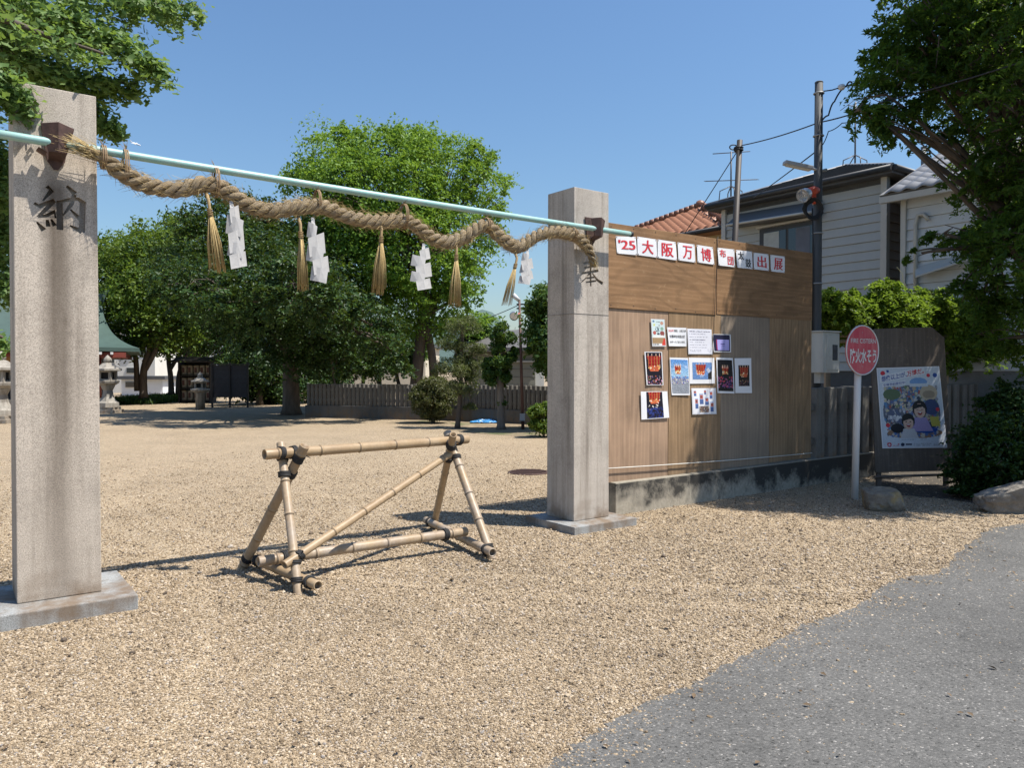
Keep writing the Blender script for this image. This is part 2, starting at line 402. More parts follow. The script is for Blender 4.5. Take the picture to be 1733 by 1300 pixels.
class Canvas:
    def __init__(s, w, h, bg=(1, 1, 1)):
        s.w, s.h = w, h; s.a = np.ones((h, w, 3)) * np.array(bg)
        s.Y, s.X = np.mgrid[0:h, 0:w]; s.X = (s.X + 0.5) / w; s.Y = (s.Y + 0.5) / h
    def ell(s, x, y, rx, ry, c):
        s.a[((s.X-x)/rx)**2 + ((s.Y-y)/ry)**2 < 1] = c; return s
    def rect(s, x0, y0, x1, y1, c):
        s.a[(s.X >= x0) & (s.X < x1) & (s.Y >= y0) & (s.Y < y1)] = c; return s
    def poly(s, pts, c):
        m = np.zeros((s.h, s.w), bool); k = len(pts)
        for i in range(k):
            (x0, y0), (x1, y1) = pts[i], pts[(i+1) % k]
            if y0 == y1: continue
            m ^= ((s.Y >= min(y0, y1)) & (s.Y < max(y0, y1)) & (s.X < x0 + (s.Y - y0) * (x1 - x0) / (y1 - y0)))
        s.a[m] = c; return s
    def dots(s, k, x0, y0, x1, y1, r, cols, rng):
        for i in range(k):
            rr = r * rng.uniform(0.5, 1.3)
            s.ell(rng.uniform(x0, x1), rng.uniform(y0, y1), rr, rr * s.w / s.h * rng.uniform(0.7, 1.6), cols[rng.integers(len(cols))])
        return s
    def lines(s, x0, x1, ys, th, c, rng, ragged=0.2, den=0.8):
        for y in ys:
            x = x0; end = x1 - rng.uniform(0, ragged) * (x1 - x0)
            while x < end:
                w = rng.uniform(0.012, 0.05)
                if rng.random() < den: s.rect(x, y, x + w * 0.8, y + th, tuple(np.array(c) * rng.uniform(0.8, 1.6)))
                x += w
        return s
    def grain(s, rng, k=0.12):
        s.a = np.clip(s.a * (1 + k * rng.standard_normal((s.h, s.w, 1))), 0, 1); return s
class Sheet:
    """a thin sheet between four world corners, standing off along nrm"""
    def __init__(s, tl, tr, br, bl, nrm, off=0.004, curl=0.004, seed=0):
        s.c = [Vector(x) for x in (tl, tr, br, bl)]; s.n = nrm; s.off = off; s.curl = curl; s.ph = seed * 1.7
    def P(s, a, b, e=0.0):
        tl, tr, br, bl = s.c
        p = tl.lerp(tr, a).lerp(bl.lerp(br, a), b)
        k = s.curl * (0.5 + 0.5 * math.sin(3.1 * a + s.ph) * math.cos(2.7 * b + s.ph * 0.7))
        return p + s.n * (s.off + k + e)
    def sheet(s, name, mat, parent, m=6, th=0.0008, **tags):
        mb = MB(); fr = [s.P(i/m, j/m) for j in range(m+1) for i in range(m+1)]; bk = [p - s.n * th for p in fr]; N = len(fr)
        q = [(j*(m+1)+i, j*(m+1)+i+1, (j+1)*(m+1)+i+1, (j+1)*(m+1)+i) for j in range(m) for i in range(m)]
        rim = [j for j in range(m+1)] + [j*(m+1)+m for j in range(1, m+1)] + [m*(m+1)+i for i in range(m-1, -1, -1)] + [j*(m+1) for j in range(m-1, 0, -1)]
        mb.add(fr + bk, q + [tuple(N + i for i in f[::-1]) for f in q] + [(rim[i], rim[(i+1) % len(rim)], N + rim[(i+1) % len(rim)], N + rim[i]) for i in range(len(rim))])
        return mb.build(name, mat, parent, **tags)
    def picture(s, name, cv, rect, parent, e=0.0015):
        x0, y0, x1, y1 = rect; w, h = cv.w, cv.h
        vs = [s.P(x0 + (x1-x0)*i/w, y0 + (y1-y0)*j/h, e) for j in range(h+1) for i in range(w+1)]
        O = ORG[parent.name]; A = np.array([(p.x-O.x, p.y-O.y, p.z-O.z) for p in vs])
        J, I = np.mgrid[0:h, 0:w]; b = J*(w+1)+I
        q = np.stack([b, b+w+1, b+w+2, b+1], -1).reshape(-1, 4)
        me = arrmesh(name, A, faces_quads=q)
        at_ = me.color_attributes.new('ink', 'FLOAT_COLOR', 'CORNER')
        cols = np.ones((h*w, 4, 4), np.float32); cols[:, :, :3] = cv.a.reshape(-1, 1, 3)
        at_.data.foreach_set('color', cols.ravel())
        me.materials.append(MG['prn'])
        o = link(bpy.data.objects.new(name, me)); place(o, O, parent); return o
    def text(s, name, txt, rect, mat, parent, bold=0.0, e=0.0025, heavy=0.0):
        """txt fitted into rect of the sheet"""
        vs, fs = text_verts(txt, 0.0 if heavy else bold); A = np.array(vs); lo, hi = A.min(0), A.max(0)
        x0, y0, x1, y1 = rect; B = (A - lo) / (hi - lo)
        mb = MB()
        for k, sh in enumerate((0.0, -heavy, heavy) if heavy else (0.0,)):   # thick uprights, thin bars
            mb.add([s.P(x0 + (x1-x0)*(p[0]+sh), y1 - (y1-y0)*p[1], e + .0005*k) for p in B], fs)
        return mb.build(name, mat, parent)

# ------------------------------------------------------------------ ground, road, beds
mb = MB(); mb.add([(-900, -60, 0), (900, -60, 0), (900, 2500, 0), (-900, 2500, 0)], [(0, 1, 2, 3)])
mb.build('ground', MG['gravel'], org=(0, 0, 0), kind='structure', label='beige gravel ground of the shrine precinct')
bpx = [(790, 1375), (925, 1299), (1000, 1243), (1055, 1210), (1161, 1164), (1237, 1121), (1321, 1083), (1372, 1054), (1444, 1030), (1516, 982), (1585, 970), (1626, 931), (1673, 899), (1733, 886), (1810, 872), (1900, 862), (2050, 850)]
bpts = [gnd(*p) for p in bpx]
fine = crom([bpts[0] + (bpts[0]-bpts[1]) * 3] + bpts, 10)
bd = []
for i, p in enumerate(fine):
    k = 0.035; bd.append(V(p.x + k * math.sin(i*1.9) * rnd.random(), p.y + k * math.cos(i*1.3) * rnd.uniform(-1, 1), 0.004))
road_poly = [(p.x, p.y) for p in bd] + [(60, bd[-1].y + 3), (60, -40), (bd[0].x - 6, -40)]
mb = MB(); mb.add([(x, y, 0.004) for x, y in road_poly], [tuple(range(len(road_poly)))])
mb.build('road', MG['asphalt'], org=(0, 0, 0), kind='structure', label='grey asphalt road surface')
def soilmat():
    m = NT('soil_and_moss'); c = m.ramp(m.noise(3, 6, 0.7), [(0.3, (0.11, 0.085, 0.055)), (0.5, (0.23, 0.175, 0.11)), (0.7, (0.34, 0.265, 0.17))])
    c = m.mix(m.ramp(m.noise(0.8, 5, 0.6), [(0.55, 0.0), (0.66, 0.8)]), c, (0.075, 0.10, 0.03)); m.col(c).rough(0.95); m.bump(m.noise(20, 5), 0.6, 0.03); return m.m
SOIL = soilmat()
def patch(name, px, mat, z, label, wob=0.15):
    P = crom([gnd(*p) for p in px + px[:1]], 8)[:-1]
    mb = MB(); mb.add([(p.x + rnd.uniform(-wob, wob), p.y + rnd.uniform(-wob, wob), z) for p in P], [tuple(range(len(P)))])
    return mb.build(name, mat, org=(0, 0, 0), kind='structure', label=label)
patch('soil_bed', [(650, 716), (720, 722), (800, 733), (880, 738), (960, 742), (960, 712), (850, 706), (740, 704)], SOIL, 0.005, 'bare soil and moss strip along the stone fence', 0.1)
DSOIL = M_('shade_darkened_soil', (.06, .05, .038), .95, .4, 6, 0, .6, 30)  # soil colour darkened to stand in for the shade around the poster board
patch('garden_soil', [(1486, 836), (1600, 846), (1700, 858), (1800, 858), (1900, 842), (1800, 790), (1600, 784), (1490, 800)], DSOIL, 0.005, 'soil beside the poster board, darkened in colour for the tree shade', 0.05)
# inside of a polygon, distance to polyline
def inside(P, poly):
    x, y = P[:, 0], P[:, 1]; m = np.zeros(len(P), bool); k = len(poly)
    for i in range(k):
        x0, y0 = poly[i]; x1, y1 = poly[(i+1) % k]
        c = ((y0 > y) != (y1 > y))
        m ^= c & (x < (x1-x0)*(y-y0)/(y1-y0+1e-12)+x0)
    return m
def polydist(P, line):
    d = np.full(len(P), 1e9)
    for (x0, y0), (x1, y1) in zip(line[:-1], line[1:]):
        ax, ay = x1-x0, y1-y0; t = np.clip(((P[:,0]-x0)*ax+(P[:,1]-y0)*ay)/(ax*ax+ay*ay+1e-12), 0, 1)
        d = np.minimum(d, np.hypot(P[:,0]-x0-t*ax, P[:,1]-y0-t*ay))
    return d
def pebbles(name, N, label, r0=2.6, r1=17.0, stray=False):
    r = r0 * (r1/r0) ** RNG.random(N); th = RNG.uniform(-0.78, 0.78, N)
    P = np.stack([r*np.sin(th), r*np.cos(th)], 1)
    ins = inside(P, road_poly); d = polydist(P, [(p.x, p.y) for p in bd])
    edge = np.where(ins, np.exp(-d/0.07)*0.7 + 0.22*np.exp(-d/0.22)*(np.sin(P[:,0]*5.1)+np.sin(P[:,1]*6.3+P[:,0]*3)>0) + 0.09*np.exp(-d/0.45) + 0.0045, 1.0)
    keep = RNG.random(N) < edge * np.clip((r1 - r) / (r1 - 5.0), 0, 1)
    rel = P - np.array([L0.x, L0.y]); t = rel @ np.array([g.x, g.y]); dd = rel @ np.array([n.x, n.y])
    for (a, b, c, e) in ((-0.2, 0.66, -0.24, 0.62), (TR-0.2, TR+0.66, -0.24, 0.62), (TR+0.70, TR+9, WD, WD+0.3)):
        keep &= ~((t > a) & (t < b) & (dd > c) & (dd < e))
    for (cx_, cy_, R_) in ((-3.6, 8.6, 1.75), (-3.6, 8.6, 2.15), (2.5, 14.5, 8.9), (2.5, 14.5, 9.35), (-9, 2.0, 7.6)):   # faint tyre tracks
        dR = np.abs(np.hypot(P[:,0]-cx_, P[:,1]-cy_) - R_); keep &= ~((dR < .085) & (RNG.random(N) < .55))
    P = P[keep]; m = len(P)
    me = bpy.data.meshes.new(name); me.vertices.add(m)
    s = RNG.lognormal(math.log(0.0037), 0.38, m) * np.clip(np.hypot(P[:,0], P[:,1]) / 4.2, 0.95, 1.5)
    co = np.stack([P[:,0], P[:,1], s * RNG.uniform(0.05, 0.55, m)], 1)
    me.vertices.foreach_set('co', co.astype(np.float32).ravel())
    a = me.attributes.new('scl', 'FLOAT_VECTOR', 'POINT')
    a.data.foreach_set('vector', (np.stack([s*RNG.uniform(0.8, 1.5, m), s*RNG.uniform(0.7, 1.1, m), s*RNG.uniform(0.5, 0.85, m)], 1)).astype(np.float32).ravel())
    a = me.attributes.new('rot', 'FLOAT_VECTOR', 'POINT')
    a.data.foreach_set('vector', np.stack([RNG.uniform(-0.5, 0.5, m), RNG.uniform(-0.5, 0.5, m), RNG.uniform(0, 6.28, m)], 1).astype(np.float32).ravel())
    o = link(bpy.data.objects.new(name, me)); tag(o, label, 'gravel', kind='stuff')
    ng = bpy.data.node_groups.new('scatter', 'GeometryNodeTree')
    ng.interface.new_socket('Geometry', in_out='INPUT', socket_type='NodeSocketGeometry'); ng.interface.new_socket('Geometry', in_out='OUTPUT', socket_type='NodeSocketGeometry')
    gi = ng.nodes.new('NodeGroupInput'); go = ng.nodes.new('NodeGroupOutput')
    ip = ng.nodes.new('GeometryNodeInstanceOnPoints'); ico = ng.nodes.new('GeometryNodeMeshIcoSphere'); ico.inputs['Radius'].default_value = 1; ico.inputs['Subdivisions'].default_value = 1
    sm = ng.nodes.new('GeometryNodeSetMaterial'); sm.inputs['Material'].default_value = MG['pebble']
    na = ng.nodes.new('GeometryNodeInputNamedAttribute'); na.data_type = 'FLOAT_VECTOR'; na.inputs['Name'].default_value = 'scl'
    nb = ng.nodes.new('GeometryNodeInputNamedAttribute'); nb.data_type = 'FLOAT_VECTOR'; nb.inputs['Name'].default_value = 'rot'
    er = ng.nodes.new('FunctionNodeEulerToRotation')
    L = ng.links.new
    L(gi.outputs[0], ip.inputs['Points']); L(ico.outputs['Mesh'], sm.inputs[0]); L(sm.outputs[0], ip.inputs['Instance'])
    L(na.outputs['Attribute'], ip.inputs['Scale']); L(nb.outputs['Attribute'], er.inputs[0]); L(er.outputs[0], ip.inputs['Rotation'])
    L(ip.outputs[0], go.inputs[0])
    md = o.modifiers.new('scatter', 'NODES'); md.node_group = ng
    return o
W0 = gnd(1042, 873); WD = (W0 - L0).to_2d().dot(n.to_2d()); WT = (W0 - L0).to_2d().dot(g.to_2d())
pebbles('gravel_stones', 660000, 'loose beige gravel stones lying over the ground and straying onto the road')

# ------------------------------------------------------------------ gate pillars with carved characters
def brush(pl, wd):
    pts = [Vector((p[0], p[1])) for p in pl]; Lf, Rt = [], []
    for i, p in enumerate(pts):
        t = (pts[min(i+1, len(pts)-1)] - pts[max(i-1, 0)]).normalized(); q = Vector((-t.y, t.x))
        Lf.append(p + q * wd[i] / 2); Rt.append(p - q * wd[i] / 2)
    return Lf + Rt[::-1]
def carve(base_me, strokes, depth=0.045):
    o = link(bpy.data.objects.new('tmp', base_me)); cs = []
    for pl, wd in strokes:
        mb = MB(); mb.prism([(p[0], -0.02, p[1]) for p in brush(pl, wd)], (0, 0.02 + depth, 0))
        cm = mb.mesh((0, 0, 0)); c = link(bpy.data.objects.new('cut', cm)); cs.append(c)
        md = o.modifiers.new('b', 'BOOLEAN'); md.object = c; md.operation = 'DIFFERENCE'; md.solver = 'EXACT'
    dg = bpy.context.evaluated_depsgraph_get(); dg.update()
    me = bpy.data.meshes.new_from_object(o.evaluated_get(dg))
    for c in cs: bpy.data.objects.remove(c)
    bpy.data.objects.remove(o); return me
PW, PD = 0.485, 0.43
def facepx(T0, lst, sc, ox, oy, k):
    """strokes given on the photo's crop -> local x,z on the front face of the pillar standing at T0"""
    out = []
    O = G(T0, 0, 0)
    for pl, wd in lst:
        q = []
        for (x, y) in pl:
            p = onplane(ox + x / sc, oy + y / sc, O, n) - O; q.append((p.dot(g), p.z))
        out.append((q, [w * k for w in wd]))
    return out
NOU = [([(258,698),(284,722),(236,778)],[14,16,5]), ([(188,790),(216,808),(300,775)],[10,15,13]), ([(298,776),(250,828),(208,868)],[15,13,9]),
       ([(210,866),(255,860),(300,838),(306,874)],[9,11,15,6]), ([(260,882),(266,920)],[9,15]), ([(203,895),(242,940)],[6,19]), ([(282,880),(302,916)],[6,15]),
       ([(328,778),(330,938)],[19,21]), ([(318,786),(380,772),(430,768),(466,798)],[8,12,13,20]), ([(456,790),(450,952)],[19,21]), ([(452,948),(384,914)],[20,5]),
       ([(368,696),(414,740)],[9,19]), ([(410,742),(392,800),(342,866)],[15,13,4]), ([(388,826),(442,880)],[6,17])]
HOU = [([(410,468),(482,452)],[9,11]), ([(414,492),(478,480)],[8,10]), ([(400,522),(492,506)],[9,12]), ([(448,438),(450,592)],[11,9]), ([(446,520),(424,550),(398,572)],[10,9,4]),
       ([(458,520),(484,556),(516,578)],[6,12,15]), ([(430,548),(472,542)],[7,8]), ([(424,570),(480,562)],[7,8])]
def pillar(T0, slab_top, strokes, mat, label, sid):
    root = lthing('stone_pillar', label, 'pillar', G(T0, 0, 0), YAW, 'gate pillars')
    mb = MB(); z0, z1 = slab_top, 3.45
    e = 0.006   # slight taper
    vs = [(0,0,z0),(PW,0,z0),(PW,PD,z0),(0,PD,z0),(e,e,z1),(PW-e,e,z1),(PW-e,PD-e,z1),(e,PD-e,z1)]
    mb.add(vs, [(0,3,2,1),(4,5,6,7),(0,1,5,4),(1,2,6,5),(2,3,7,6),(3,0,4,7)])
    me = mb.mesh((0,0,0), 0.006, 2, 'shaft'); me = carve(me, strokes); me.materials.clear(); me.materials.append(mat)
    o = link(bpy.data.objects.new('shaft', me)); o.parent = root
    b = MB().box((PW/2 - 0.0, 0.17, slab_top/2 - 0.06), (PW + 0.37, PD + 0.36, slab_top + 0.116)); buildl(b, 'base_slab', MG['slab'], root, 0.008)
    return root
pl = pillar(0, 0.1, facepx(0, NOU, 3.25, 0, 100, 0.00185), MG['granite'], 'near granite gate pillar with one carved character and dark water streak', 0)
pr = pillar(TR, 0.08, facepx(TR, HOU, 3.209, 860, 300, 0.0024), MG['granite_r'], 'far granite gate pillar standing beside the plywood hoarding', 1)
mb = MB().box((PW/2, PD/2, 2.18), (PW - 0.001, PD - 0.001, 0.004)); buildl(mb, 'joint', simple('dark_joint', (0.2, 0.18, 0.155)), pr)

# ------------------------------------------------------------------ pole in iron brackets
PDEP = -0.105
PP = G(0, PDEP, 0)
def gp(u, v, d=PDEP): return onplane(u, v, G(0, d, 0), n)
pa, pb = gp(-120, 207), gp(1066, 396)
root = thing('horizontal_pole', 'pale turquoise painted pole hung across both gate pillars', 'pole', gp(600, 320))
m = NT('turquoise_paint'); c = m.mix(m.ramp(m.noise(9, 6, 0.7), [(0.45, 0.0), (0.72, 0.8)]), (0.25, 0.44, 0.41), (0.38, 0.46, 0.42)); m.col(c).rough(0.4); TURQ = m.m
MB().tube([pa.lerp(pb, i/12) - UP * 0.012 * math.sin(i/12*3.14) for i in range(13)], 0.0275, 14).build('shaft', TURQ, root)
MB().tube([pb - (pb-pa).normalized()*0.002, pb + (pb-pa).normalized()*0.03], [0.030, 0.029], 14).build('end_cap', CABLE, root)
def bracket(T0, sc, zc, label):
    o = lthing('iron_bracket', label, 'bracket', G(T0, 0, 0), YAW, 'pole brackets')
    x = sc; y = PDEP - 0.045; w = 0.095; w2 = 0.052; zt = zc + 0.10; zb = zc - 0.075
    t = 0.008
    mb = MB()   # folded front plate, ridge in the middle
    mb.prism([(x-w, y+0.035, zt), (x, y-0.012, zt+0.012), (x, y-0.005, zb-0.005), (x-w2, y+0.03, zb)], (0, t, 0))
    mb.prism([(x, y-0.012, zt+0.012), (x+w, y+0.035, zt-0.004), (x+w2, y+0.03, zb), (x, y-0.005, zb-0.005)], (0, t, 0))
    buildl(mb, 'front_plate', RUST, o, 0.002, 1)
    mb = MB().prism([(x-w2, y+0.035, zb), (x, y-0.002, zb-0.004), (x+w2, y+0.035, zb), (x+w2*0.8, -0.001, zb-0.03), (x-w2*0.8, -0.001, zb-0.03)], (0, 0, 0.008)); buildl(mb, 'tray', RUST, o)
    mb = MB().prism([(x-w*0.9, -0.010, zt+0.03), (x+w*0.9, -0.010, zt+0.03), (x+w2, -0.010, zb-0.03), (x+0.012, -0.010, zb-0.085), (x-0.012, -0.010, zb-0.085), (x-w2, -0.010, zb-0.03)], (0, 0.0085, 0)); buildl(mb, 'back_plate', RUST, o, 0.0015, 1)
    return o
bl = bracket(0, (gp(101, 235) - G(0,0,0)).dot(g) - 0.012, gp(101, 240).z, 'rusty iron bracket holding the turquoise pole on the near pillar')
br = bracket(TR, (gp(1013, 385) - G(TR,0,0)).dot(g) - 0.012, gp(1013, 388).z, 'rusty iron bracket holding the turquoise pole on the far pillar')
mb = MB().box((0.155, -0.05, gp(88,252).z - 0.012), (0.055, 0.03, 0.03), (V(0.85,0,-0.5), V(0,1,0), V(0.5,0,0.85)))
buildl(mb, 'peg', M_('old_wood', (0.16, 0.09, 0.06), 0.8, 0.3, 12), bl, 0.003)

# ------------------------------------------------------------------ twisted straw rope
rpx = [(150,252),(175,268),(205,290),(245,312),(300,321),(345,312),(380,322),(415,345),(460,357),(510,350),(550,351),(590,367),(640,375),(685,373),(710,386),(735,405),(765,410),(795,396),(822,381),(845,400),(875,418),(905,400),(935,392),(970,397),(993,417),(1002,436),(1005,446)]
RD = -0.115
rp = crom([gp(u, v, RD) for u, v in rpx], 14)
ln_ = [0.0]
for a, b in zip(rp[:-1], rp[1:]): ln_.append(ln_[-1] + (b-a).length)
RL = ln_[-1]
def rope_at(s):
    i = min(max(int(np.searchsorted(ln_, s)) - 1, 0), len(rp)-2); f = (s - ln_[i]) / max(1e-9, ln_[i+1]-ln_[i]); return rp[i].lerp(rp[i+1], f), (rp[i+1]-rp[i]).normalized()
rope = thing('straw_rope', 'thick twisted straw rope tied in waves under the turquoise pole', 'rope', gp(600, 367, RD))
NS = 420
def rscale(s):
    e = min(s, RL - s) ; return 0.55 + 0.45 * min(1, max(0, e) / 0.22) + 0.04 * math.sin(s * 9)
for kx in range(3):
    cen, rr = [], []
    for i in range(NS+1):
        s = RL * i / NS; p, t = rope_at(s); a = n - t * n.dot(t); a.normalize(); b = t.cross(a)
        ph = -2 * math.pi * (s / 0.225 + kx / 3); q = rscale(s)
        jit = 0.003 * math.sin(s*31 + kx*2)
        cen.append(p + (a * math.cos(ph) + b * math.sin(ph)) * (0.0355 * q)); rr.append((0.0258 + jit) * q)
    K = 12; vs = []; a = cen[0].copy()
    tprev = (cen[1]-cen[0]).normalized(); a = tprev.orthogonal().normalized()
    for i in range(NS+1):
        t = (cen[min(i+1, NS)] - cen[max(i-1, 0)]).normalized(); a = (a - t*a.dot(t)).normalized(); b = t.cross(a)
        for j in range(K):
            r = rr[i] * (1 + 0.10 * math.sin(j * 2.4 + i * 0.35) * 0.6); vs.append(cen[i] + (a*math.cos(2*math.pi*j/K) + b*math.sin(2*math.pi*j/K)) * r)
    O = ORG[rope.name]
    A = np.array([(p.x-O.x, p.y-O.y, p.z-O.z) for p in vs])
    I, J = np.mgrid[0:NS, 0:K]; q = np.stack([I*K+J, I*K+(J+1) % K, (I+1)*K+(J+1) % K, (I+1)*K+J], -1).reshape(-1, 4)
    me = arrmesh('strand', A, faces_quads=q); me.polygons.foreach_set('use_smooth', [True]*len(q))
    uv = me.uv_layers.new(name='UVMap')
    lu = np.zeros((NS, K, 4, 2), np.float32)
    for c, (di, dj) in enumerate(((0,0),(0,1),(1,1),(1,0))):
        lu[:,:,c,0] = (I+di) * RL / NS * 1.0; lu[:,:,c,1] = (J+dj) / K * 0.22 + (I+di) * RL / NS * 0.25
    uv.data.foreach_set('uv', lu.ravel())
    me.materials.append(MG['rope']); o = link(bpy.data.objects.new('strand', me)); place(o, O, rope)
# loose fibres
mb = MB()
def straw(mb, p, d, L, r, droop=0.0, k=3):
    d = Vector(d).normalized(); pts = [Vector(p) + d * (L*i/2) - UP * droop * (i/2)**2 for i in range(3)]
    mb.tube(pts, [r, r*0.9, r*0.4], k, caps=False)
for i in range(2600):
    s = rnd.uniform(0, RL); p, t = rope_at(s); a = n - t*n.dot(t); a.normalize(); b = t.cross(a); th = rnd.uniform(0, 6.283)
    o_ = a*math.cos(th) + b*math.sin(th)
    straw(mb, p + o_ * 0.062 * rscale(s), o_ * rnd.uniform(0.1, 0.7) + t * rnd.choice((-1, 1)) * rnd.uniform(0.5, 1) + b * rnd.uniform(-.3, .3), rnd.uniform(0.02, 0.085), 0.0013, rnd.uniform(0, 0.012))
mb.build('loose_fibre', MG['straw'], rope, kind='stuff')
mb = MB()
for i in range(170):   # frayed ends
    p, t = rope_at(0.06); o_ = V(rnd.gauss(0, 1), rnd.gauss(0, 1), rnd.gauss(0, 1)) * 0.02
    straw(mb, p + o_, -g * 1.0 + UP * rnd.uniform(0.1, 0.62) - n * rnd.uniform(0.0, 0.12), rnd.uniform(0.10, 0.27), 0.0016, 0.01)
mb.build('frayed_end', MG['straw'], rope, kind='stuff'); mb = MB()
for i in range(70):
    p, t = rope_at(RL - 0.02); o_ = V(rnd.gauss(0, 1), rnd.gauss(0, 1), rnd.gauss(0, 1)) * 0.016
    straw(mb, p + o_, t + V(rnd.gauss(0, .35), rnd.gauss(0, .2), rnd.gauss(0, .1)), rnd.uniform(0.03, 0.09), 0.0016, 0.01)
mb.build('frayed_end', MG['straw'], rope, kind='stuff')
for (u, v, vr) in ((174, 255, 268), (213, 262, 293), (365, 292, 318), (537, 329, 350), (683, 352, 373), (822, 375, 381), (968, 391, 396)):
    c = gp(u, v); r_ = gp(u, vr, RD); top_ = c.z + .034; bot_ = r_.z - .066; cen = V((c.x+r_.x)/2, (c.y+r_.y)/2, (top_+bot_)/2); hh = (top_ - bot_) / 2
    mb = MB()
    for kk in range(3):
        off = g * (0.010 * (kk - 1) + rnd.uniform(-.004, .004))
        pts = [cen + off + n * (math.cos(th) * 0.070) + UP * (math.sin(th) * hh) for th in np.linspace(0, 2*math.pi, 17)]
        mb.tube(pts, 0.0042, 5, caps=False)
    for kk in range(5): straw(mb, cen + UP * hh, V(rnd.uniform(-1, 1), rnd.uniform(-1, 0.3), rnd.uniform(0.5, 1.5)), rnd.uniform(0.03, 0.07), 0.002)
    mb.build('tie', MG['rope'] if False else M_('tie_cord', (0.30, 0.20, 0.11), 0.8, 0.3, 40), rope)

# straw tassels
for (u0, v0, u1, v1, wpx, k, lab) in ((352, 332, 369, 463, 29, 60, 'leftmost straw tassel hanging from the rope near the near pillar'), (508, 372, 513, 494, 22, 55, 'second straw tassel from the left, beside a long paper streamer'),
        (646, 380, 641, 500, 24, 60, 'middle straw tassel hanging alone from the rope'), (773, 412, 769, 522, 22, 55, 'fourth straw tassel from the left, at the low dip of the rope'), (876, 432, 857, 519, 18, 36, 'thin wispy straw tassel nearest the far pillar')):
    a = gp(u0, v0, RD - 0.05); b = gp(u1, v1, RD - 0.05); o = thing('straw_tassel', lab, 'tassel', a, 'straw tassels on the rope')
    D = (b - a); Lt = D.length; w = (gp(u1 + wpx/2, v1, RD) - gp(u1 - wpx/2, v1, RD)).length / 2
    mb = MB()
    for i in range(k):
        th = rnd.uniform(0, 6.283); q = math.sqrt(rnd.random()); off = g * math.cos(th) + n * math.sin(th) * 0.8
        e = a + D * rnd.uniform(0.88, 1.0) + off * (w * q * rnd.uniform(0.85, 1.1)); s0 = a + D * 0.22 + off * 0.012 * q
        md_ = s0.lerp(e, 0.5) + off * 0.012 * q
        mb.tube([s0, md_, e], [0.0026, 0.0028, 0.0018], 4)
    mb.build('straws', MG['straw'], o, kind='stuff')
    mb = MB().tube([a + UP*0.05 + n*0.05, a + D * 0.06, a + D * 0.16, a + D * 0.25], [0.012, 0.012, 0.011, 0.016], 8); mb.build('neck', M_('twisted_straw', (0.36, 0.25, 0.12), 0.8, 0.35, 80), o)
    mb = MB()
    for zz in np.linspace(0.17, 0.24, 4): mb.tube([a + D * zz + (g * math.cos(t_) + n * math.sin(t_)) * 0.017 for t_ in np.linspace(0, 6.283, 11)], 0.0035, 5, caps=False)
    mb.build('binding', M_('twisted_straw', (0.36, 0.25, 0.12)), o)
# paper streamers: zigzag folds
SHIDE = M_('shade_grey_paper', (0.45, 0.435, 0.42), 0.7, 0.10, 14, 0, 0.3, 30)  # white paper greyed in its colour for the backlit, shaded look
def streamer(px, wpx, lab, flip):
    """px: centres of the folds from top to bottom"""
    o = thing('paper_streamer', lab, 'streamer', gp(*px[0], RD - 0.05), 'zigzag paper streamers on the rope')
    mb = MB(); d0 = RD - 0.055
    for i in range(1, len(px)):
        (u, v) = px[i]; s_ = 1 if (i + flip) % 2 else -1; h = (px[i][1] - px[i-1][1]) * 1.45; w = wpx * (0.62 if i == 1 else 1.0) * rnd.uniform(0.9, 1.05)
        dk = d0 - 0.012 * i; tl = s_ * h * 0.16; u += 1.6*s_
        c = [gp(u - w/2, v - h/2 + tl, dk - 0.012*s_), gp(u + w/2, v - h/2 - tl, dk + 0.014*s_), gp(u + w/2 + 3*s_, v + h/2 - tl*0.4, dk + 0.022*s_), gp(u - w/2 + 3*s_, v + h/2 + tl*1.1, dk - 0.018*s_)]
        m1 = (c[0]+c[1])/2 - n*0.012; m2 = (c[2]+c[3])/2 - n*0.012
        mb2 = MB(); mb2.prism([c[0], m1, m2, c[3]], -n * 0.0012); mb2.prism([m1, c[1], c[2], m2], -n * 0.0012)
        mb2.build('fold', SHIDE, o)
    a = gp(px[0][0], px[0][1] - 6, RD - 0.03); b = gp(*px[1], d0)
    MB().prism([a - g*0.012, a + g*0.012, b + g*0.02, b - g*0.018], -n*0.0015).build('hanger', SHIDE, o)
    return o
streamer([(391, 346), (394, 362), (400, 384), (397, 407), (402, 424), (400, 440)], 27, 'crumpled white paper streamer next to the leftmost tassel', 0)
streamer([(529, 374), (531, 392), (533, 414), (536, 432), (540, 449), (543, 466)], 27, 'longest white paper streamer beside the second tassel', 1)
streamer([(717, 418), (716, 430), (711, 443), (714, 458), (710, 470), (714, 481)], 25, 'torn white paper streamer between the middle and fourth tassels', 0)
streamer([(893, 427), (892, 436), (889, 447), (892, 457), (889, 466), (891, 475)], 19, 'small white paper streamer nearest the far pillar', 1)

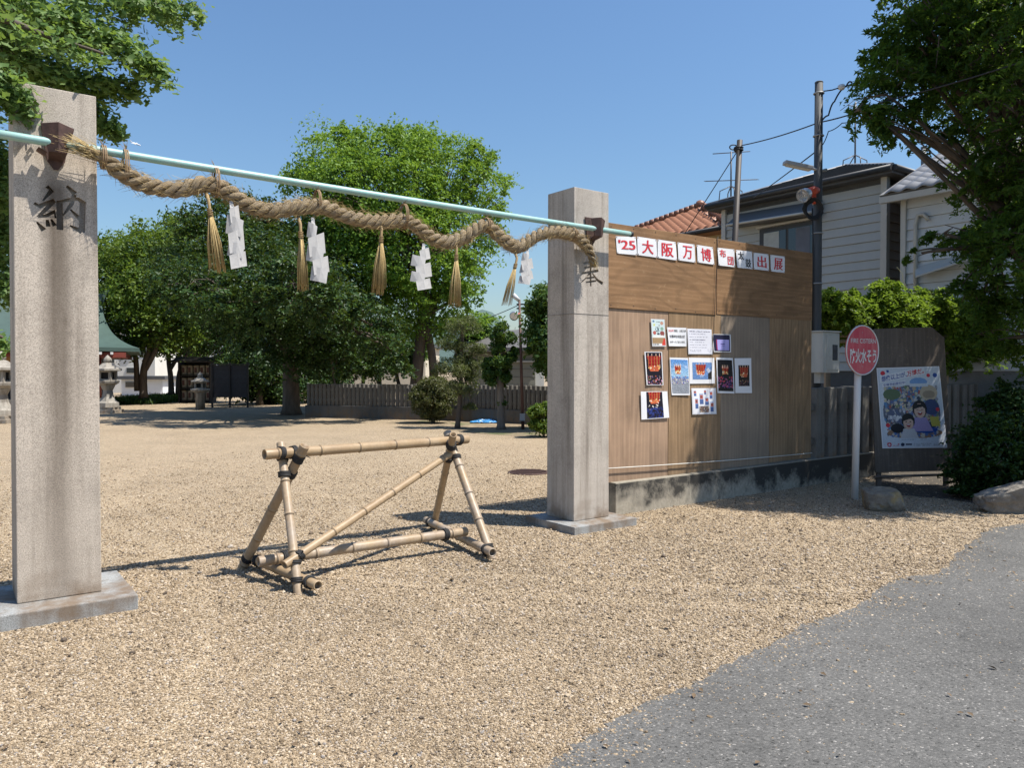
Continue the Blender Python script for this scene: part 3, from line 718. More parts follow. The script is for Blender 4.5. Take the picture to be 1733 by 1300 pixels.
# ------------------------------------------------------------------ bamboo barrier
bar = thing('bamboo_barrier', 'bamboo trestle barrier lashed with black cord standing on the gravel', 'barrier', (-1.1, 6.5, 0))
def culm(a, b, r, name='culm', nodes=None, bowk=0.0, hollow=True):
    a, b = Vector(a), Vector(b); L = (b-a).length; ax = (b-a) / L
    prof = [(0.04, 0.0), (0.04, 0.74*r), (0, 0.78*r), (0, 0.97*r), (0.004, r)]
    t = rnd.uniform(0.06, 0.16)
    while t < L - 0.05:
        prof += [(t-0.016, r*0.985), (t-0.006, r*0.95), (t-0.002, r*1.10), (t+0.004, r*1.13), (t+0.009, r*1.02), (t+0.02, r*0.99)]
        t += nodes or rnd.uniform(0.20, 0.30)
    prof += [(L-0.004, r), (L, 0.97*r), (L, 0.78*r), (L-0.04, 0.74*r), (L-0.04, 0.0)]
    side = ax.cross(UP); side = side.normalized() if side.length > 1e-3 else V(1,0,0)
    mb = MB().revolve(a, ax, prof, 16, True, (lambda t: side * (bowk * math.sin(math.pi * t / L))) if bowk else None)
    o = mb.build(name, MG['bamboo'], bar, org=a)
    tone = np.zeros(len(o.data.vertices), np.float32)
    for i, (t_, r_) in enumerate(prof):
        if i > 5 and i < len(prof)-5 and abs(r_ - r*0.95) < 1e-6: tone[i*16:(i+1)*16] = 1.0; tone[(i+1)*16:(i+2)*16] = .55
        if t_ in (0.04, L-0.04): tone[i*16:(i+1)*16] = 1.0
    at_ = o.data.attributes.new('tone', 'FLOAT', 'POINT'); at_.data.foreach_set('value', tone); return o
C1 = V(-1.741, 5.963, 0.834); C2 = V(-0.555, 7.10, 0.825); dd = V(0.723, 0.691, 0)
ffo = V(-1.534, 5.492, 0); fbo = V(-2.187, 6.202, 0); rfo = V(-0.169, 6.536, 0); rbo = V(-0.80, 7.78, 0)
def leg(foot, C, sh, top=1.0, r=0.034):
    C = C + sh; ax = (C - foot); return culm(foot - ax * 0.02, foot + ax * (top / C.z), r, 'leg')
leg(ffo, C1, -dd*0.036 + V(0.0,0,0), 1.03); leg(fbo, C1, dd*0.040, 1.02, 0.039)
leg(rfo, C2, dd*0.036, 1.02, 0.039); leg(rbo, C2, -dd*0.038, 1.03)
tb0, tb1 = V(-1.88, 5.82, 0.966), V(-0.42, 7.215, 0.958)
culm(tb0, tb1, 0.041, 'top_rail', 0.36, 0.012)
def beyond(a, b, ea, eb, z): d = (b-a).normalized(); return V(*(a - d*ea).to_2d(), z), V(*(b + d*eb).to_2d(), z)
la, lb = beyond(fbo, ffo, -0.03, 0.16, 0.075); la -= dd*-0.07; lb += dd*0.07
ra, rb = beyond(rbo, rfo, 0.05, 0.13, 0.085); ra -= dd*0.07; rb -= dd*0.07
culm(la, lb, 0.036, 'cross_bar'); culm(ra, rb, 0.037, 'cross_bar')
ba, bb = gnd(437, 951, 0.16), gnd(789, 900, 0.165)
culm(ba, bb, 0.041, 'lower_rail', 0.31, -0.01)
da, db = at(481, 957, 5.53), C2 + V(-0.02, -0.075, 0.01)
culm(da, db, 0.032, 'brace', 0.34)
def lash(c, ax, r, turns=4, w=0.03, name='lashing'):
    c, ax = Vector(c), Vector(ax).normalized(); a = ax.orthogonal().normalized(); b = ax.cross(a); k = 14; pts = []
    for i in range(turns*k+1):
        th = 2*math.pi*i/k; q = r * (1 + rnd.uniform(-.04, .06)); pts.append(c + ax * (w * (2*i/(turns*k) - 1) + 0.012*math.sin(th)) + (a*math.cos(th) + b*math.sin(th)) * q)
    mb = MB().tube(pts, 0.0066, 6)
    for kk in range(2):
        straw(mb, pts[-1], V(rnd.uniform(-1, 1), rnd.uniform(-1, 0), rnd.uniform(-.6, .8)), rnd.uniform(0.03, 0.06), 0.005, 0.01, 5)
    return mb.build(name, CORD, bar)
rail = (tb1 - tb0).normalized()
A1, A2 = (C1 - dd*0.036 - ffo).normalized(), (C1 + dd*0.04 - fbo).normalized()
B1, B2 = (C2 + dd*0.036 - rfo).normalized(), (C2 - dd*0.038 - rbo).normalized()
def onleg(foot, ax, z): return foot + ax * (z / ax.z)
for f_, ax in ((ffo, A1), (fbo, A2), (rfo, B1), (rbo, B2)): lash(onleg(f_, ax, 0.925), ax, 0.041, 5, 0.028)
for f_, ax in ((ffo, A1), (fbo, A2), (rfo, B1), (rbo, B2)): lash(onleg(f_, ax, 0.80), ax, 0.042, 4, 0.022)
for q in (0.135, 0.235): lash(tb0 + rail * q, rail, 0.047, 4, 0.018)
for q in (0.105, 0.215): lash(tb1 - rail * q, rail, 0.047, 4, 0.018)
for f_, ax in ((ffo, A1), (fbo, A2), (rfo, B1), (rbo, B2)): lash(onleg(f_, ax, 0.085), ax, 0.040, 3, 0.02)
low = (bb - ba).normalized()
lash(ba + low*0.20, low, 0.048, 4, 0.02); lash(bb - low*0.22, low, 0.048, 4, 0.022)
dg_ = (db - da).normalized(); lash(da + dg_*0.14, dg_, 0.038, 4, 0.02)
lash(onleg(ffo, A1, 0.20), A1, 0.045, 2, 0.012)
for f_, ax, cb in ((ffo, A1, (lb-la)), (fbo, A2, (lb-la)), (rfo, B1, (rb-ra)), (rbo, B2, (rb-ra))):
    c_ = la if f_ is fbo else lb if f_ is ffo else ra if f_ is rbo else rb
    s_ = 1 if f_ in (fbo, rbo) else -1
    lash(c_ + cb.normalized() * (0.12 * s_), cb, 0.042, 3, 0.018)

# ------------------------------------------------------------------ low wall, plywood hoarding
def ton(u, v, d):                                     # coordinate along g of the pixel on the plane at depth d
    p = onplane(u, v, G(0, d, 0), n); return (p - G(0, d, 0)).dot(g), p.z
WT1 = ton(1733, 700, WD)[0] + 2.5
root = lthing('low_concrete_wall', 'low mould-blackened concrete wall under the plywood hoarding', 'wall', G(WT, WD, 0), YAW)
Lw = WT1 - WT
mb = MB(); mb.box((Lw/2, 0.15, 0.15), (Lw, 0.30, 0.42)); buildl(mb, 'wall_body', MG['mould'], root, 0.012)
DP = WD + 0.085
hoard = lthing('plywood_hoarding', 'tall brown plywood hoarding covered with printed sheets', 'hoarding', G(WT, DP, 0), YAW)
te = [ton(1030, 600, DP)[0] - 0.03, ton(1131, 600, DP)[0], ton(1219.5, 600, DP)[0], ton(1302.5, 600, DP)[0], ton(1373, 600, DP)[0]]
zt0, zs, zb = ton(1030, 377, DP)[1], ton(1032, 521, DP)[1], 0.362
tm = ton(1211, 480, DP)[0]
def panel(name, t0, t1, z0, z1, mat, out=0.0, skew=0.0):
    mb = MB(); x0, x1 = t0 - WT, t1 - WT
    mb.prism([(0.003, 0, 0), (x1-x0-0.003, 0, 0), (x1-x0-0.003, 0, z1-z0+skew), (0.003, 0, z1-z0)], (0, 0.012, 0))
    return buildl(mb, name, mat, hoard, 0.0015, 1, loc=(x0, -out, z0))
panel('plywood_sheet', te[0], tm, zs, zt0, MG['ply_h'], 0.014, 0.01); panel('plywood_sheet', tm + 0.012, te[4], zs + 0.01, zt0 + 0.012, MG['ply_h'], 0.010, 0.01)
for i, (mt, ou, z_) in enumerate(((MG['ply_v'], 0.0, zb-0.005), (MG['ply_w'], 0.004, zb), (MG['ply_g'], 0.001, zb), (MG['ply_w'], 0.005, zb+0.01))):
    panel('plywood_sheet', te[i], te[i+1], z_, zs - 0.004 + 0.006*i, mt, ou)
WOOD = M_('weathered_timber', (0.25, 0.18, 0.115), 0.8, 0.3, 8, 0, 0.4, 60, (1, 1, 0.15))
for x in np.linspace(te[0] + 0.1, te[4] - 0.1, 5):
    buildl(MB().box((x - WT, 0.055, (zt0)/2 + 0.1), (0.05, 0.06, zt0 - 0.5)), 'stud', WOOD, hoard)
for z_ in (0.5, zs, zt0 - 0.15): buildl(MB().box(((te[0]+te[4])/2 - WT, 0.105, z_), (te[4]-te[0]-0.1, 0.04, 0.06)), 'back_rail', WOOD, hoard)
NAIL = M_('nail_iron', (0.06, 0.045, 0.04), 0.6, 0.2)
nail = MB().revolve((0,0,0), (0,-1,0), [(0, 0.006), (0.003, 0.006), (0.004, 0.003)], 6).mesh((0,0,0))
nail.materials.append(NAIL)
for (a, b, z_) in [(te[0]+0.05, tm-0.04, zt0-0.03), (te[0]+0.05, tm-0.04, zs+0.03), (tm+0.06, te[4]-0.05, zt0-0.02), (tm+0.06, te[4]-0.05, zs+0.05)]:
    for x in np.linspace(a, b, 6):
        o = link(bpy.data.objects.new('nail', nail)); o.parent = hoard; o.location = (x - WT, -0.0145, z_ + rnd.uniform(-.012, .012))
# white cord stretched along the foot
c0, c1 = onplane(1031, 793, G(0, DP-0.03, 0), n), onplane(1374, 767, G(0, DP-0.03, 0), n)
tag(MB().tube([c0 + n*0.10 - g*0.05] + sag(c0, c1, 0.012) + [c1 + n*0.12 + g*0.03], 0.006, 6).build('stretched_cord', M_('white_cord_fibre', (0.62, 0.60, 0.55), 0.8, 0.1)), 'thin white cord stretched along the foot of the plywood hoarding', 'cord')

# ------------------------------------------------------------------ sheets on the hoarding
PL = G(0, DP - 0.016, 0); PN = -n
def px_sheet(px, sc, ox, oy, seed, curl=0.005, off=0.004, plane=None):
    P = plane or PL
    return Sheet(*[onplane(ox + x/sc, oy + y/sc, P, n) for x, y in px], PN, off, curl, seed)
hdr = [([(103,143),(266,149),(275,298),(115,283)], "'25", (0.12, 0.20, 0.92, 0.72), RED, 'sheet printed 25 in red, first of the heading row'),
 ([(277,146),(435,170),(440,318),(281,296)], '大', (0.24, 0.12, 0.80, 0.85), RED, 'sheet printed with one large red character, second of the heading row'),
 ([(442,169),(592,191),(600,341),(446,319)], '阪', (0.22, 0.12, 0.82, 0.85), RED, 'sheet printed with one large red character, third of the heading row'),
 ([(606,193),(745,211),(752,358),(613,339)], '万', (0.28, 0.14, 0.82, 0.84), RED, 'sheet printed with one large red character, fourth of the heading row'),
 ([(762,213),(895,233),(905,376),(771,356)], '博', (0.24, 0.14, 0.84, 0.86), RED, 'sheet printed with one large red character, fifth of the heading row'),
 ([(931,236),(1068,251),(1075,396),(941,381)], None, None, RED, 'sheet printed with two small red characters, sixth of the heading row'),
 ([(1081,255),(1215,269),(1218,412),(1092,399)], None, None, BLACK, 'sheet printed with two small black characters, seventh of the heading row'),
 ([(1226,276),(1345,291),(1353,426),(1227,412)], '出', (0.24, 0.16, 0.82, 0.85), RED, 'sheet printed with one large red character, eighth of the heading row'),
 ([(1362,294),(1480,309),(1480,442),(1366,429)], '展', (0.24, 0.16, 0.84, 0.86), RED, 'sheet printed with one large red character, last of the heading row')]
for i, (px, ch, rc, mt, lab) in enumerate(hdr):
    S = px_sheet(px, 4.814, 1020, 370, i + 1, 0.006)
    o = thing('heading_sheet', lab, 'sign', S.P(0.5, 1.0), 'heading sheets along the top of the hoarding')
    S.sheet('paper', PAPER, o)
    if ch: S.text('lettering', ch, rc, mt, o, heavy=0.028)
    elif mt is RED:
        S.text('lettering', '布', (0.10, 0.08, 0.46, 0.52), mt, o, heavy=0.03); S.text('lettering', '団', (0.56, 0.44, 0.90, 0.90), mt, o, heavy=0.03)
    else:
        S.text('lettering', '太', (0.10, 0.06, 0.46, 0.52), mt, o, heavy=0.03); S.text('lettering', '鼓', (0.56, 0.44, 0.90, 0.92), mt, o, heavy=0.03)
    for a, b in ((0.04, 0.05), (0.96, 0.05), (0.04, 0.95), (0.96, 0.95)): MB().revolve(S.P(a, b, -0.003), PN, [(0, 0.006), (0.005, 0.006), (0.007, 0.002)], 6).build('tack', NAIL, o)
rng = np.random.default_rng(3)
FLC = [(0.28, 0.012, 0.012), (0.36, 0.025, 0.018), (0.9, 0.45, 0.12), (0.55, 0.03, 0.03)]
def float_pic(cv, cx, cy, w, h, rng, crowd=None, night=True):
    """a tall festival float: stacked cushions flaring upward, gold fringe below, carriers underneath"""
    for k in range(5):
        y = cy - h*0.5 + h*0.10*k; ww = w * (1.0 - 0.07*k)
        cv.poly([(cx-ww/2, y), (cx+ww/2, y), (cx+ww*0.46, y+h*0.11), (cx-ww*0.46, y+h*0.11)], FLC[k % 2])
    for k in range(5): cv.rect(cx - w*0.42 + k*w*0.2, cy-h*0.5, cx - w*0.37 + k*w*0.2, cy, (0.42, 0.15, 0.05))
    cv.poly([(cx-w*0.40, cy), (cx+w*0.40, cy), (cx+w*0.30, cy+h*0.28), (cx-w*0.30, cy+h*0.28)], (0.55, 0.12, 0.05))
    for k in range(14): cv.ell(cx + rng.uniform(-.42, .42)*w, cy + rng.uniform(-.05, .25)*h, 0.02, 0.025, ((0.9, 0.75, 0.35), (0.85, 0.5, 0.15), (0.95, 0.9, 0.8))[k % 3])
    for k in range(4): cv.ell(cx + (k-1.5)*w*0.26, cy-h*0.55, 0.018, 0.05, (0.8, 0.55, 0.4))
    if crowd:
        cols, y0, y1 = crowd; cv.dots(70, 0.0, y0, 1.0, y1, 0.03, cols, rng)
    return cv.grain(rng, 0.15)
NAVY = [(0.03, 0.04, 0.15), (0.08, 0.10, 0.32), (0.6, 0.6, 0.68), (0.3, 0.25, 0.3)]
def pic_night_big(): cv = Canvas(26, 46, (0.012, 0.010, 0.018)); cv.dots(18, 0, 0, 1, .4, .03, [(0.06, 0.02, 0.05), (0.02, 0.02, 0.06)], rng); return float_pic(cv, .5, .42, .92, .62, rng, ([(0.35, .08, .05), (0.05, .05, .15), (.6, .3, .45), (.3, .2, .12)], .72, 1))
def pic_sky(): 
    cv = Canvas(28, 54, (0.12, 0.28, 0.60))
    for k in range(20): cv.rect(0, .05*k*.5, 1, .05*k*.5+.03, (0.10+.012*k, .26+.014*k, .58+.006*k))
    cv.dots(12, 0, .15, 1, .45, .07, [(.42, .52, .70), (.35, .47, .68)], rng); cv.rect(0, .55, 1, 1, (.27, .29, .33)); float_pic(cv, .4, .34, .40, .30, rng)
    cv.dots(80, 0, .5, 1, .72, .028, [(.05, .07, .3), (.6, .6, .66), (.1, .12, .4), (.3, .2, .2), (.7, .65, .6)], rng); return cv.grain(rng, .1)
def pic_land(): cv = Canvas(34, 30, (.14, .26, .52)); cv.dots(10, 0, .4, 1, .8, .09, [(.45, .5, .6), (.3, .4, .6)], rng); cv.poly([(.8, .65), (1, .5), (1, 1), (.8, 1)], (.03, .03, .03)); return float_pic(cv, .42, .52, .56, .78, rng)
def pic_night_crowd(): cv = Canvas(26, 48, (.012, .012, .015)); float_pic(cv, .5, .38, .46, .30, rng); cv.dots(110, 0, .55, 1, .88, .035, [(.45, .04, .06), (.06, .05, .18), (.5, .15, .25), (.2, .05, .2)], rng); return cv.grain(rng, .2)
def pic_small_night(): cv = Canvas(22, 40, (.015, .012, .012)); return float_pic(cv, .5, .40, .85, .62, rng, ([(.25, .06, .04), (.05, .05, .12), (.4, .25, .15)], .7, 1))
def pic_float_navy(): cv = Canvas(30, 44, (.012, .01, .02)); float_pic(cv, .5, .30, .8, .58, rng); cv.dots(60, 0, .62, 1, 1, .06, [(.02, .03, .16), (.03, .05, .22), (.015, .02, .08)], rng); cv.dots(12, .1, .5, .9, .7, .03, [(.7, .65, .6), (.8, .75, .7)], rng); return cv.grain(rng, .15)
def pic_screen():
    cv = Canvas(36, 34, (.018, .018, .05)); cv.rect(.2, .28, .95, .93, (.38, .36, .72)); cv.rect(.17, .3, .23, .93, (.35, .03, .10)); cv.lines(.3, .85, [.38], .02, (.25, .2, .5), rng); cv.rect(.43, .52, .68, .60, (.12, .10, .3)); cv.rect(.45, .66, .68, .69, (.12, .10, .3)); return cv
def pic_flyer():
    cv = Canvas(30, 54, (.60, .72, .72))
    for x, y, r, c in ((.15, .06, .08, (.12, .2, .35)), (.8, .13, .12, (.55, .3, .22)), (.2, .2, .08, (.6, .6, .2)), (.6, .22, .08, (.45, .5, .5)), (.8, .34, .12, (.25, .4, .3)), (.2, .5, .14, (.45, .12, .1)), (.8, .52, .17, (.28, .08, .07)), (.5, .36, .08, (.05, .1, .12)), (.5, .55, .1, (.05, .06, .08)), (.3, .36, .05, (.08, .1, .12))):
        cv.ell(x, y, r, r * 30/54 * 1.0, c)
    cv.lines(.35, .65, [.08], .02, (.05, .05, .05), rng, 0); cv.lines(.3, .7, [.28, .30, .40, .43, .46], .02, (.03, .03, .05), rng, .3); cv.ell(.5, .64, .48, .06, (.75, .75, .72)); cv.rect(0, .68, 1, .9, (.36, .24, .13)); cv.poly([(.75, .9), (.9, .7), (1, .75), (1, .98), (.75, .98)], (.6, .06, .04)); cv.rect(0, .9, .75, 1, (.72, .72, .72)); cv.lines(.05, .6, [.93], .03, (.05, .05, .05), rng); return cv
def pic_letter():
    cv = Canvas(56, 56, (.74, .74, .80)); cv.lines(.05, .95, [.07, .09], .016, (.12, .12, .18), rng, .1, .9); cv.lines(.05, .95, [.18, .30, .41, .42, .52, .63, .74], .018, (.14, .14, .2), rng, .35, .85); cv.lines(.05, .55, [.84, .89], .016, (.15, .15, .2), rng); cv.lines(.8, .97, [.80, .86, .91], .02, (.2, .2, .26), rng, 0.1); return cv
def pic_mosaic():
    cv = Canvas(48, 52, (.76, .76, .80))
    for (x, y, w, h) in ((.06, .07, .11, .22), (.3, .2, .15, .42), (.5, .06, .09, .18), (.73, .09, .13, .32), (.1, .38, .13, .40), (.53, .34, .16, .32), (.76, .52, .14, .40)):
        cv.rect(x, y, x+w, y+h, (.35, .45, .62)); cv.rect(x, y+h*.55, x+w, y+h, (.08, .13, .3)); cv.rect(x+w*.1, y+h*.12, x+w*.9, y+h*.5, (.5, .1, .06)); cv.rect(x+w*.25, y+h*.2, x+w*.6, y+h*.4, (.12, .08, .08))
    cv.rect(.28, .70, .68, .95, (.12, .09, .08)); cv.dots(40, .29, .72, .67, .93, .02, [(.6, .45, .3), (.4, .2, .12), (.2, .18, .25), (.7, .6, .5)], rng); return cv
sheets = [([(195,130),(345,135),(365,432),(210,432)], pic_flyer, (0.03, .02, .97, .98), 'flyer', 'small pale flyer with coloured discs, highest on the hoarding'),
 ([(378,220),(583,228),(590,432),(392,428)], None, None, 'notice', 'white notice with one red and three black lines of writing'),
 ([(595,235),(862,245),(878,520),(608,518)], pic_letter, (.02, .02, .98, .98), 'letter', 'large white typed letter in the upper row of sheets'),
 ([(878,295),(1070,300),(1078,497),(888,492)], pic_screen, (.03, .03, .94, .95), 'notice', 'dark blue print with a lilac panel, right of the typed letter'),
 ([(125,490),(318,492),(335,858),(150,858)], pic_night_big, (.06, .02, .95, .98), 'photo print', 'night photograph of a red float at the left end of the middle row'),
 ([(402,553),(605,560),(625,968),(428,968)], pic_sky, (.04, .05, .96, .95), 'photo print', 'tall photograph of a float under blue sky above a crowd'),
 ([(612,555),(893,558),(900,840),(625,842)], pic_land, (.12, .18, .88, .83), 'photo print', 'wide-bordered photograph of a float against blue sky'),
 ([(912,553),(1100,560),(1112,950),(932,945)], pic_night_crowd, (.06, .06, .94, .94), 'photo print', 'black night photograph of a glowing float over a red crowd'),
 ([(1115,562),(1300,560),(1308,945),(1125,945)], pic_small_night, (.20, .20, .86, .80), 'photo print', 'half shaded sheet with a small night photograph, right end of middle row'),
 ([(82,928),(380,925),(395,1215),(95,1238)], pic_float_navy, (.20, .02, .80, .97), 'photo print', 'lowest left print of a float over men in navy coats, white side margins'),
 ([(642,892),(910,890),(920,1175),(652,1182)], pic_mosaic, (.02, .02, .98, .98), 'photo print', 'white sheet with eight little photographs, lowest in the middle')]
PL2 = G(0, DP - 0.002, 0)
for i, (px, fn, rc, cat, lab) in enumerate(sheets):
    S = px_sheet(px, 6.5, 1070, 520, i + 20, 0.010, 0.008, PL2)
    o = thing('photo_sheet' if cat == 'photo print' else 'notice_sheet', lab, cat, S.P(0.5, 1.0), 'sheets pinned to the middle of the hoarding')
    S.sheet('paper', PAPER, o)
    if fn: S.picture('print', fn(), rc, o)
    else:
        S.text('lettering', '2025年', (.05, .11, .33, .24), RED, o, 0.01); S.text('lettering', '関西、大阪万博', (.36, .11, .96, .24), BLACK, o, 0.01)
        S.text('lettering', '生國神社布団太鼓', (.08, .40, .92, .55), BLACK, o, 0.015); S.text('lettering', '出展へのご協力の御礼', (.08, .70, .92, .83), BLACK, o, 0.008)

# ------------------------------------------------------------------ round cistern sign
sb = gnd(1446, 845); sg = thing('cistern_sign', 'faded red round fire cistern sign on a white post', 'sign', sb)
WHT = M_('worn_white_paint', (0.62, 0.61, 0.60), 0.5, 0.08, 12, 0, 0.1, 60, (1, 1, 0.2), (0.36, 0.33, 0.30))
top_ = at(1454, 552, sb.y + 0.02)
MB().tube([sb - UP*0.2, sb + (top_-sb)*0.5, top_ - UP*0.0], 0.042, 12).build('post', WHT, sg)
cD = at(1453, 593, sb.y) ; fn_ = (-n * 0.93 - g * 0.12).normalized(); fx = UP.cross(-fn_).normalized() * -1
fx = Vector((-fn_.y, fn_.x, 0)).normalized(); 
if fx.x < 0: fx = -fx
cD = cD + fn_ * 0.055; Rd = 0.312
m = NT('faded_red_enamel'); f = m.noise(1.0, 6, 0.7, src=m.map((14, 14, 2.5)))
c = m.mix(m.ramp(f, [(0.45, 0.0), (0.75, 0.8)]), (0.50, 0.05, 0.085), (0.60, 0.22, 0.22)); m.col(c).rough(0.35); SRED = m.m
MB().revolve(cD - fn_*0.010, fn_, [(0, Rd), (0.008, Rd), (0.010, Rd-0.004)], 48).build('disc', SRED, sg)
mb = MB(); mb.tube([cD + fn_*0.003 + (fx*math.cos(t_) + UP*math.sin(t_)) * (Rd - 0.008) for t_ in np.linspace(0, 6.2832, 61)], 0.009, 6, caps=False); mb.build('rim', WHT, sg)
S = Sheet(cD - fx*Rd + UP*Rd, cD + fx*Rd + UP*Rd, cD + fx*Rd - UP*Rd, cD - fx*Rd - UP*Rd, fn_, 0.002, 0.0)
SWT = M_('sign_lettering', (0.66, 0.62, 0.60), 0.5, 0.15, 18, 0, 0, 60, (1, 1, 0.2))
S.text('lettering', 'FIRE CISTERN', (0.14, 0.27, 0.90, 0.36), SWT, sg, 0.01); S.text('lettering', '防火水そう', (0.12, 0.47, 0.92, 0.76), SWT, sg, 0.03)
for zz in (-0.2, 0.22): MB().tube([cD - fn_*0.05 + UP*zz + (g*math.cos(t_) + n*math.sin(t_)) * 0.046 for t_ in np.linspace(0, 6.28, 17)], 0.007, 5, caps=False).build('clamp', STEEL, sg)

# ------------------------------------------------------------------ leaning poster board
bo = gnd(1545, 824); YB = bo.y
pbd = thing('poster_board', 'grey-brown board with a colourful event poster leaning by the fence', 'poster board', bo)
tl, tr, brr, bl_ = at(1473, 557, YB+0.16), at(1597, 553, YB+0.16), at(1612, 797, YB), at(1482, 800, YB)
nb = ((tr-tl).cross(bl_-tl)).normalized()
if nb.y > 0: nb = -nb
mb = MB(); cut = 0.12
Pq = [tl + (tr-tl)*cut*0.0, tl, tr, brr, bl_]
mb.prism([tl.lerp(bl_, 0.035), tl.lerp(tr, 0.06), tr.lerp(tl, 0.16), tr.lerp(brr, 0.075), brr, bl_], -nb*0.03)
BRD = m_plywood('board_brown', False, (0.075, 0.06, 0.05), (0.125, 0.10, 0.082), 0.2)
mb.build('board', BRD, pbd, 0.003)
for a, f in ((bl_, 0.06), (brr, 0.94)):
    p = bl_.lerp(brr, f) - nb*0.05; MB().box((p.x, p.y, p.z/2 + 0.15), (0.06, 0.05, p.z + 0.35)).build('leg', M_('post_timber', (0.15, 0.12, 0.10), 0.85, 0.3, 9), pbd, 0.004)
q0, q1 = bl_.lerp(brr, -0.02) - UP*0.06 + nb*0.01, bl_.lerp(brr, 1.0) - UP*0.05 + nb*0.01
MB().tube([q0, q1], 0.018, 8).build('foot_rail', M_('post_timber', (0.15, 0.12, 0.10)), pbd)
BP = tl + nb*0.004
def pbp(u, v): return onplane(u, v, BP, nb)
po = thing('event_poster', 'large colourful event poster with two cheering children, screwed to the board', 'poster', pbp(1545, 758))
S = Sheet(pbp(1483, 623), pbp(1589, 620), pbp(1603, 758), pbp(1493, 759), nb, 0.004, 0.003, 4)
S.sheet('paper', PAPER, po, 4)
cv = Canvas(120, 150, (.55, .60, .66)); r4 = np.random.default_rng(9)
cv.ell(.5, .58, .44, .32, (.20, .22, .24))
cv.ell(.5, .56, .46, .34, (.12, .13, .17)); cv.dots(800, .07, .24, .93, .84, .022, [(.10, .14, .28), (.30, .30, .33), (.05, .06, .09), (.42, .33, .24), (.45, .43, .42), (.16, .22, .12), (.35, .10, .09), (.10, .22, .40), (.50, .45, .30)], r4)
cv.ell(.80, .32, .14, .10, (.46, .38, .27)); cv.ell(.80, .34, .10, .05, (.30, .24, .17)); cv.ell(.65, .18, .14, .055, (.18, .33, .58)); cv.rect(.5, .2, .8, .24, (.55, .6, .66))
cv.ell(.2, .33, .14, .07, (.10, .15, .08)); cv.ell(.82, .50, .12, .10, (.05, .07, .16)); cv.ell(.25, .60, .13, .10, (.12, .13, .16)); cv.dots(40, .12, .52, .38, .68, .025, [(.6, .6, .62), (.4, .4, .45), (.1, .12, .2)], r4)
cv.ell(.52, .88-.06, .44, .07, (.28, .17, .11)); cv.dots(60, .15, .78, .88, .86, .03, [(.5, .46, .38), (.12, .12, .16), (.08, .15, .35)], r4)
cv.ell(.25, .76, .11, .06, (.015, .015, .02)); cv.ell(.70, .73, .17, .05, (.02, .03, .07)); cv.ell(.70, .785, .19, .04, (.02, .07, .28)); cv.poly([(.78,.62),(.92,.62),(.94,.74),(.8,.74)], (.45, .40, .08))
def kid(x, y, r, shirt):
    cv.poly([(x-r*1.7, y+r*2.6), (x-r*.9, y+r*.9), (x+r*.9, y+r*.9), (x+r*1.8, y+r*2.6)], shirt)
    cv.ell(x, y-.012, r*1.12, r*1.0, (.02, .018, .018)); cv.ell(x, y+.012, r*.86, r*.86, (.58, .40, .31)); cv.poly([(x-r*.9, y-.005), (x-r*.8, y-.07), (x+r*.8, y-.07), (x+r*.9, y-.005), (x+r*.5, y-.035), (x-r*.1, y-.028)], (.02, .018, .018))
    cv.ell(x-r*.35, y, r*.14, r*.06, (.05, .03, .03)); cv.ell(x+r*.35, y, r*.14, r*.06, (.05, .03, .03)); cv.ell(x, y+.042, r*.34, r*.26, (.30, .05, .05)); cv.ell(x, y+.032, r*.26, r*.08, (.7, .68, .66))
kid(.63, .53, .105, (.32, .26, .45)); kid(.43, .68, .095, (.50, .50, .52))
for x, y, r, c in ((.08, .06, .038, (.55, .03, .05)), (.82, .10, .03, (.55, .03, .05)), (.10, .72, .035, (.55, .03, .05)), (.92, .53, .03, (.5, .04, .06)), (.16, .035, .022, (.03, .08, .28)), (.93, .10, .035, (.03, .08, .30))): cv.ell(x, y, r, r*.8, c)
cv.rect(0, .885, 1, 1, (.55, .60, .66)); cv.lines(.3, .75, [.90], .010, (.2, .22, .28), r4, 0.1, .7)
cv.ell(.10, .965, .035, .028, (.50, .03, .06)); cv.ell(.10, .965, .016, .013, (.55, .60, .66)); cv.lines(.16, .24, [.955, .972], .010, (.45, .08, .1), r4, 0); cv.ell(.31, .965, .03, .022, (.03, .04, .08)); cv.rect(.36, .955, .46, .975, (.05, .06, .09)); cv.lines(.48, .97, [.955, .972], .008, (.2, .22, .26), r4, 0, .7)
cv.grain(r4, .05)
S.picture('print', cv, (.015, .01, .985, .99), po)
BLUE = M_('blue_ink', (0.05, 0.09, 0.33), 0.5, 0.05)
W2 = M_('white_ink', (0.70, 0.72, 0.75), 0.5, 0.03)
def tilt(S, x0, y0, x1, y1, dy):
    return Sheet(S.P(x0, y0 + dy*0), S.P(x1, y0 - dy), S.P(x1, y1 - dy), S.P(x0, y1), nb, 0.003, 0)
T1_ = tilt(S, .04, .10, .76, .19, .10); T1_.sheet('title_band', W2, po, 1); T1_.text('lettering', '想像以上!が、', (.03, .12, .60, .90), BLUE, po, .015); T1_.text('lettering', '万博だ。', (.60, .12, .98, .90), RED, po, .015)
T2_ = tilt(S, .07, .200, .45, .245, .035); T2_.sheet('title_band', W2, po, 1); T2_.text('lettering', '来場予約受付中!', (.03, .12, .97, .88), BLUE, po, .012)

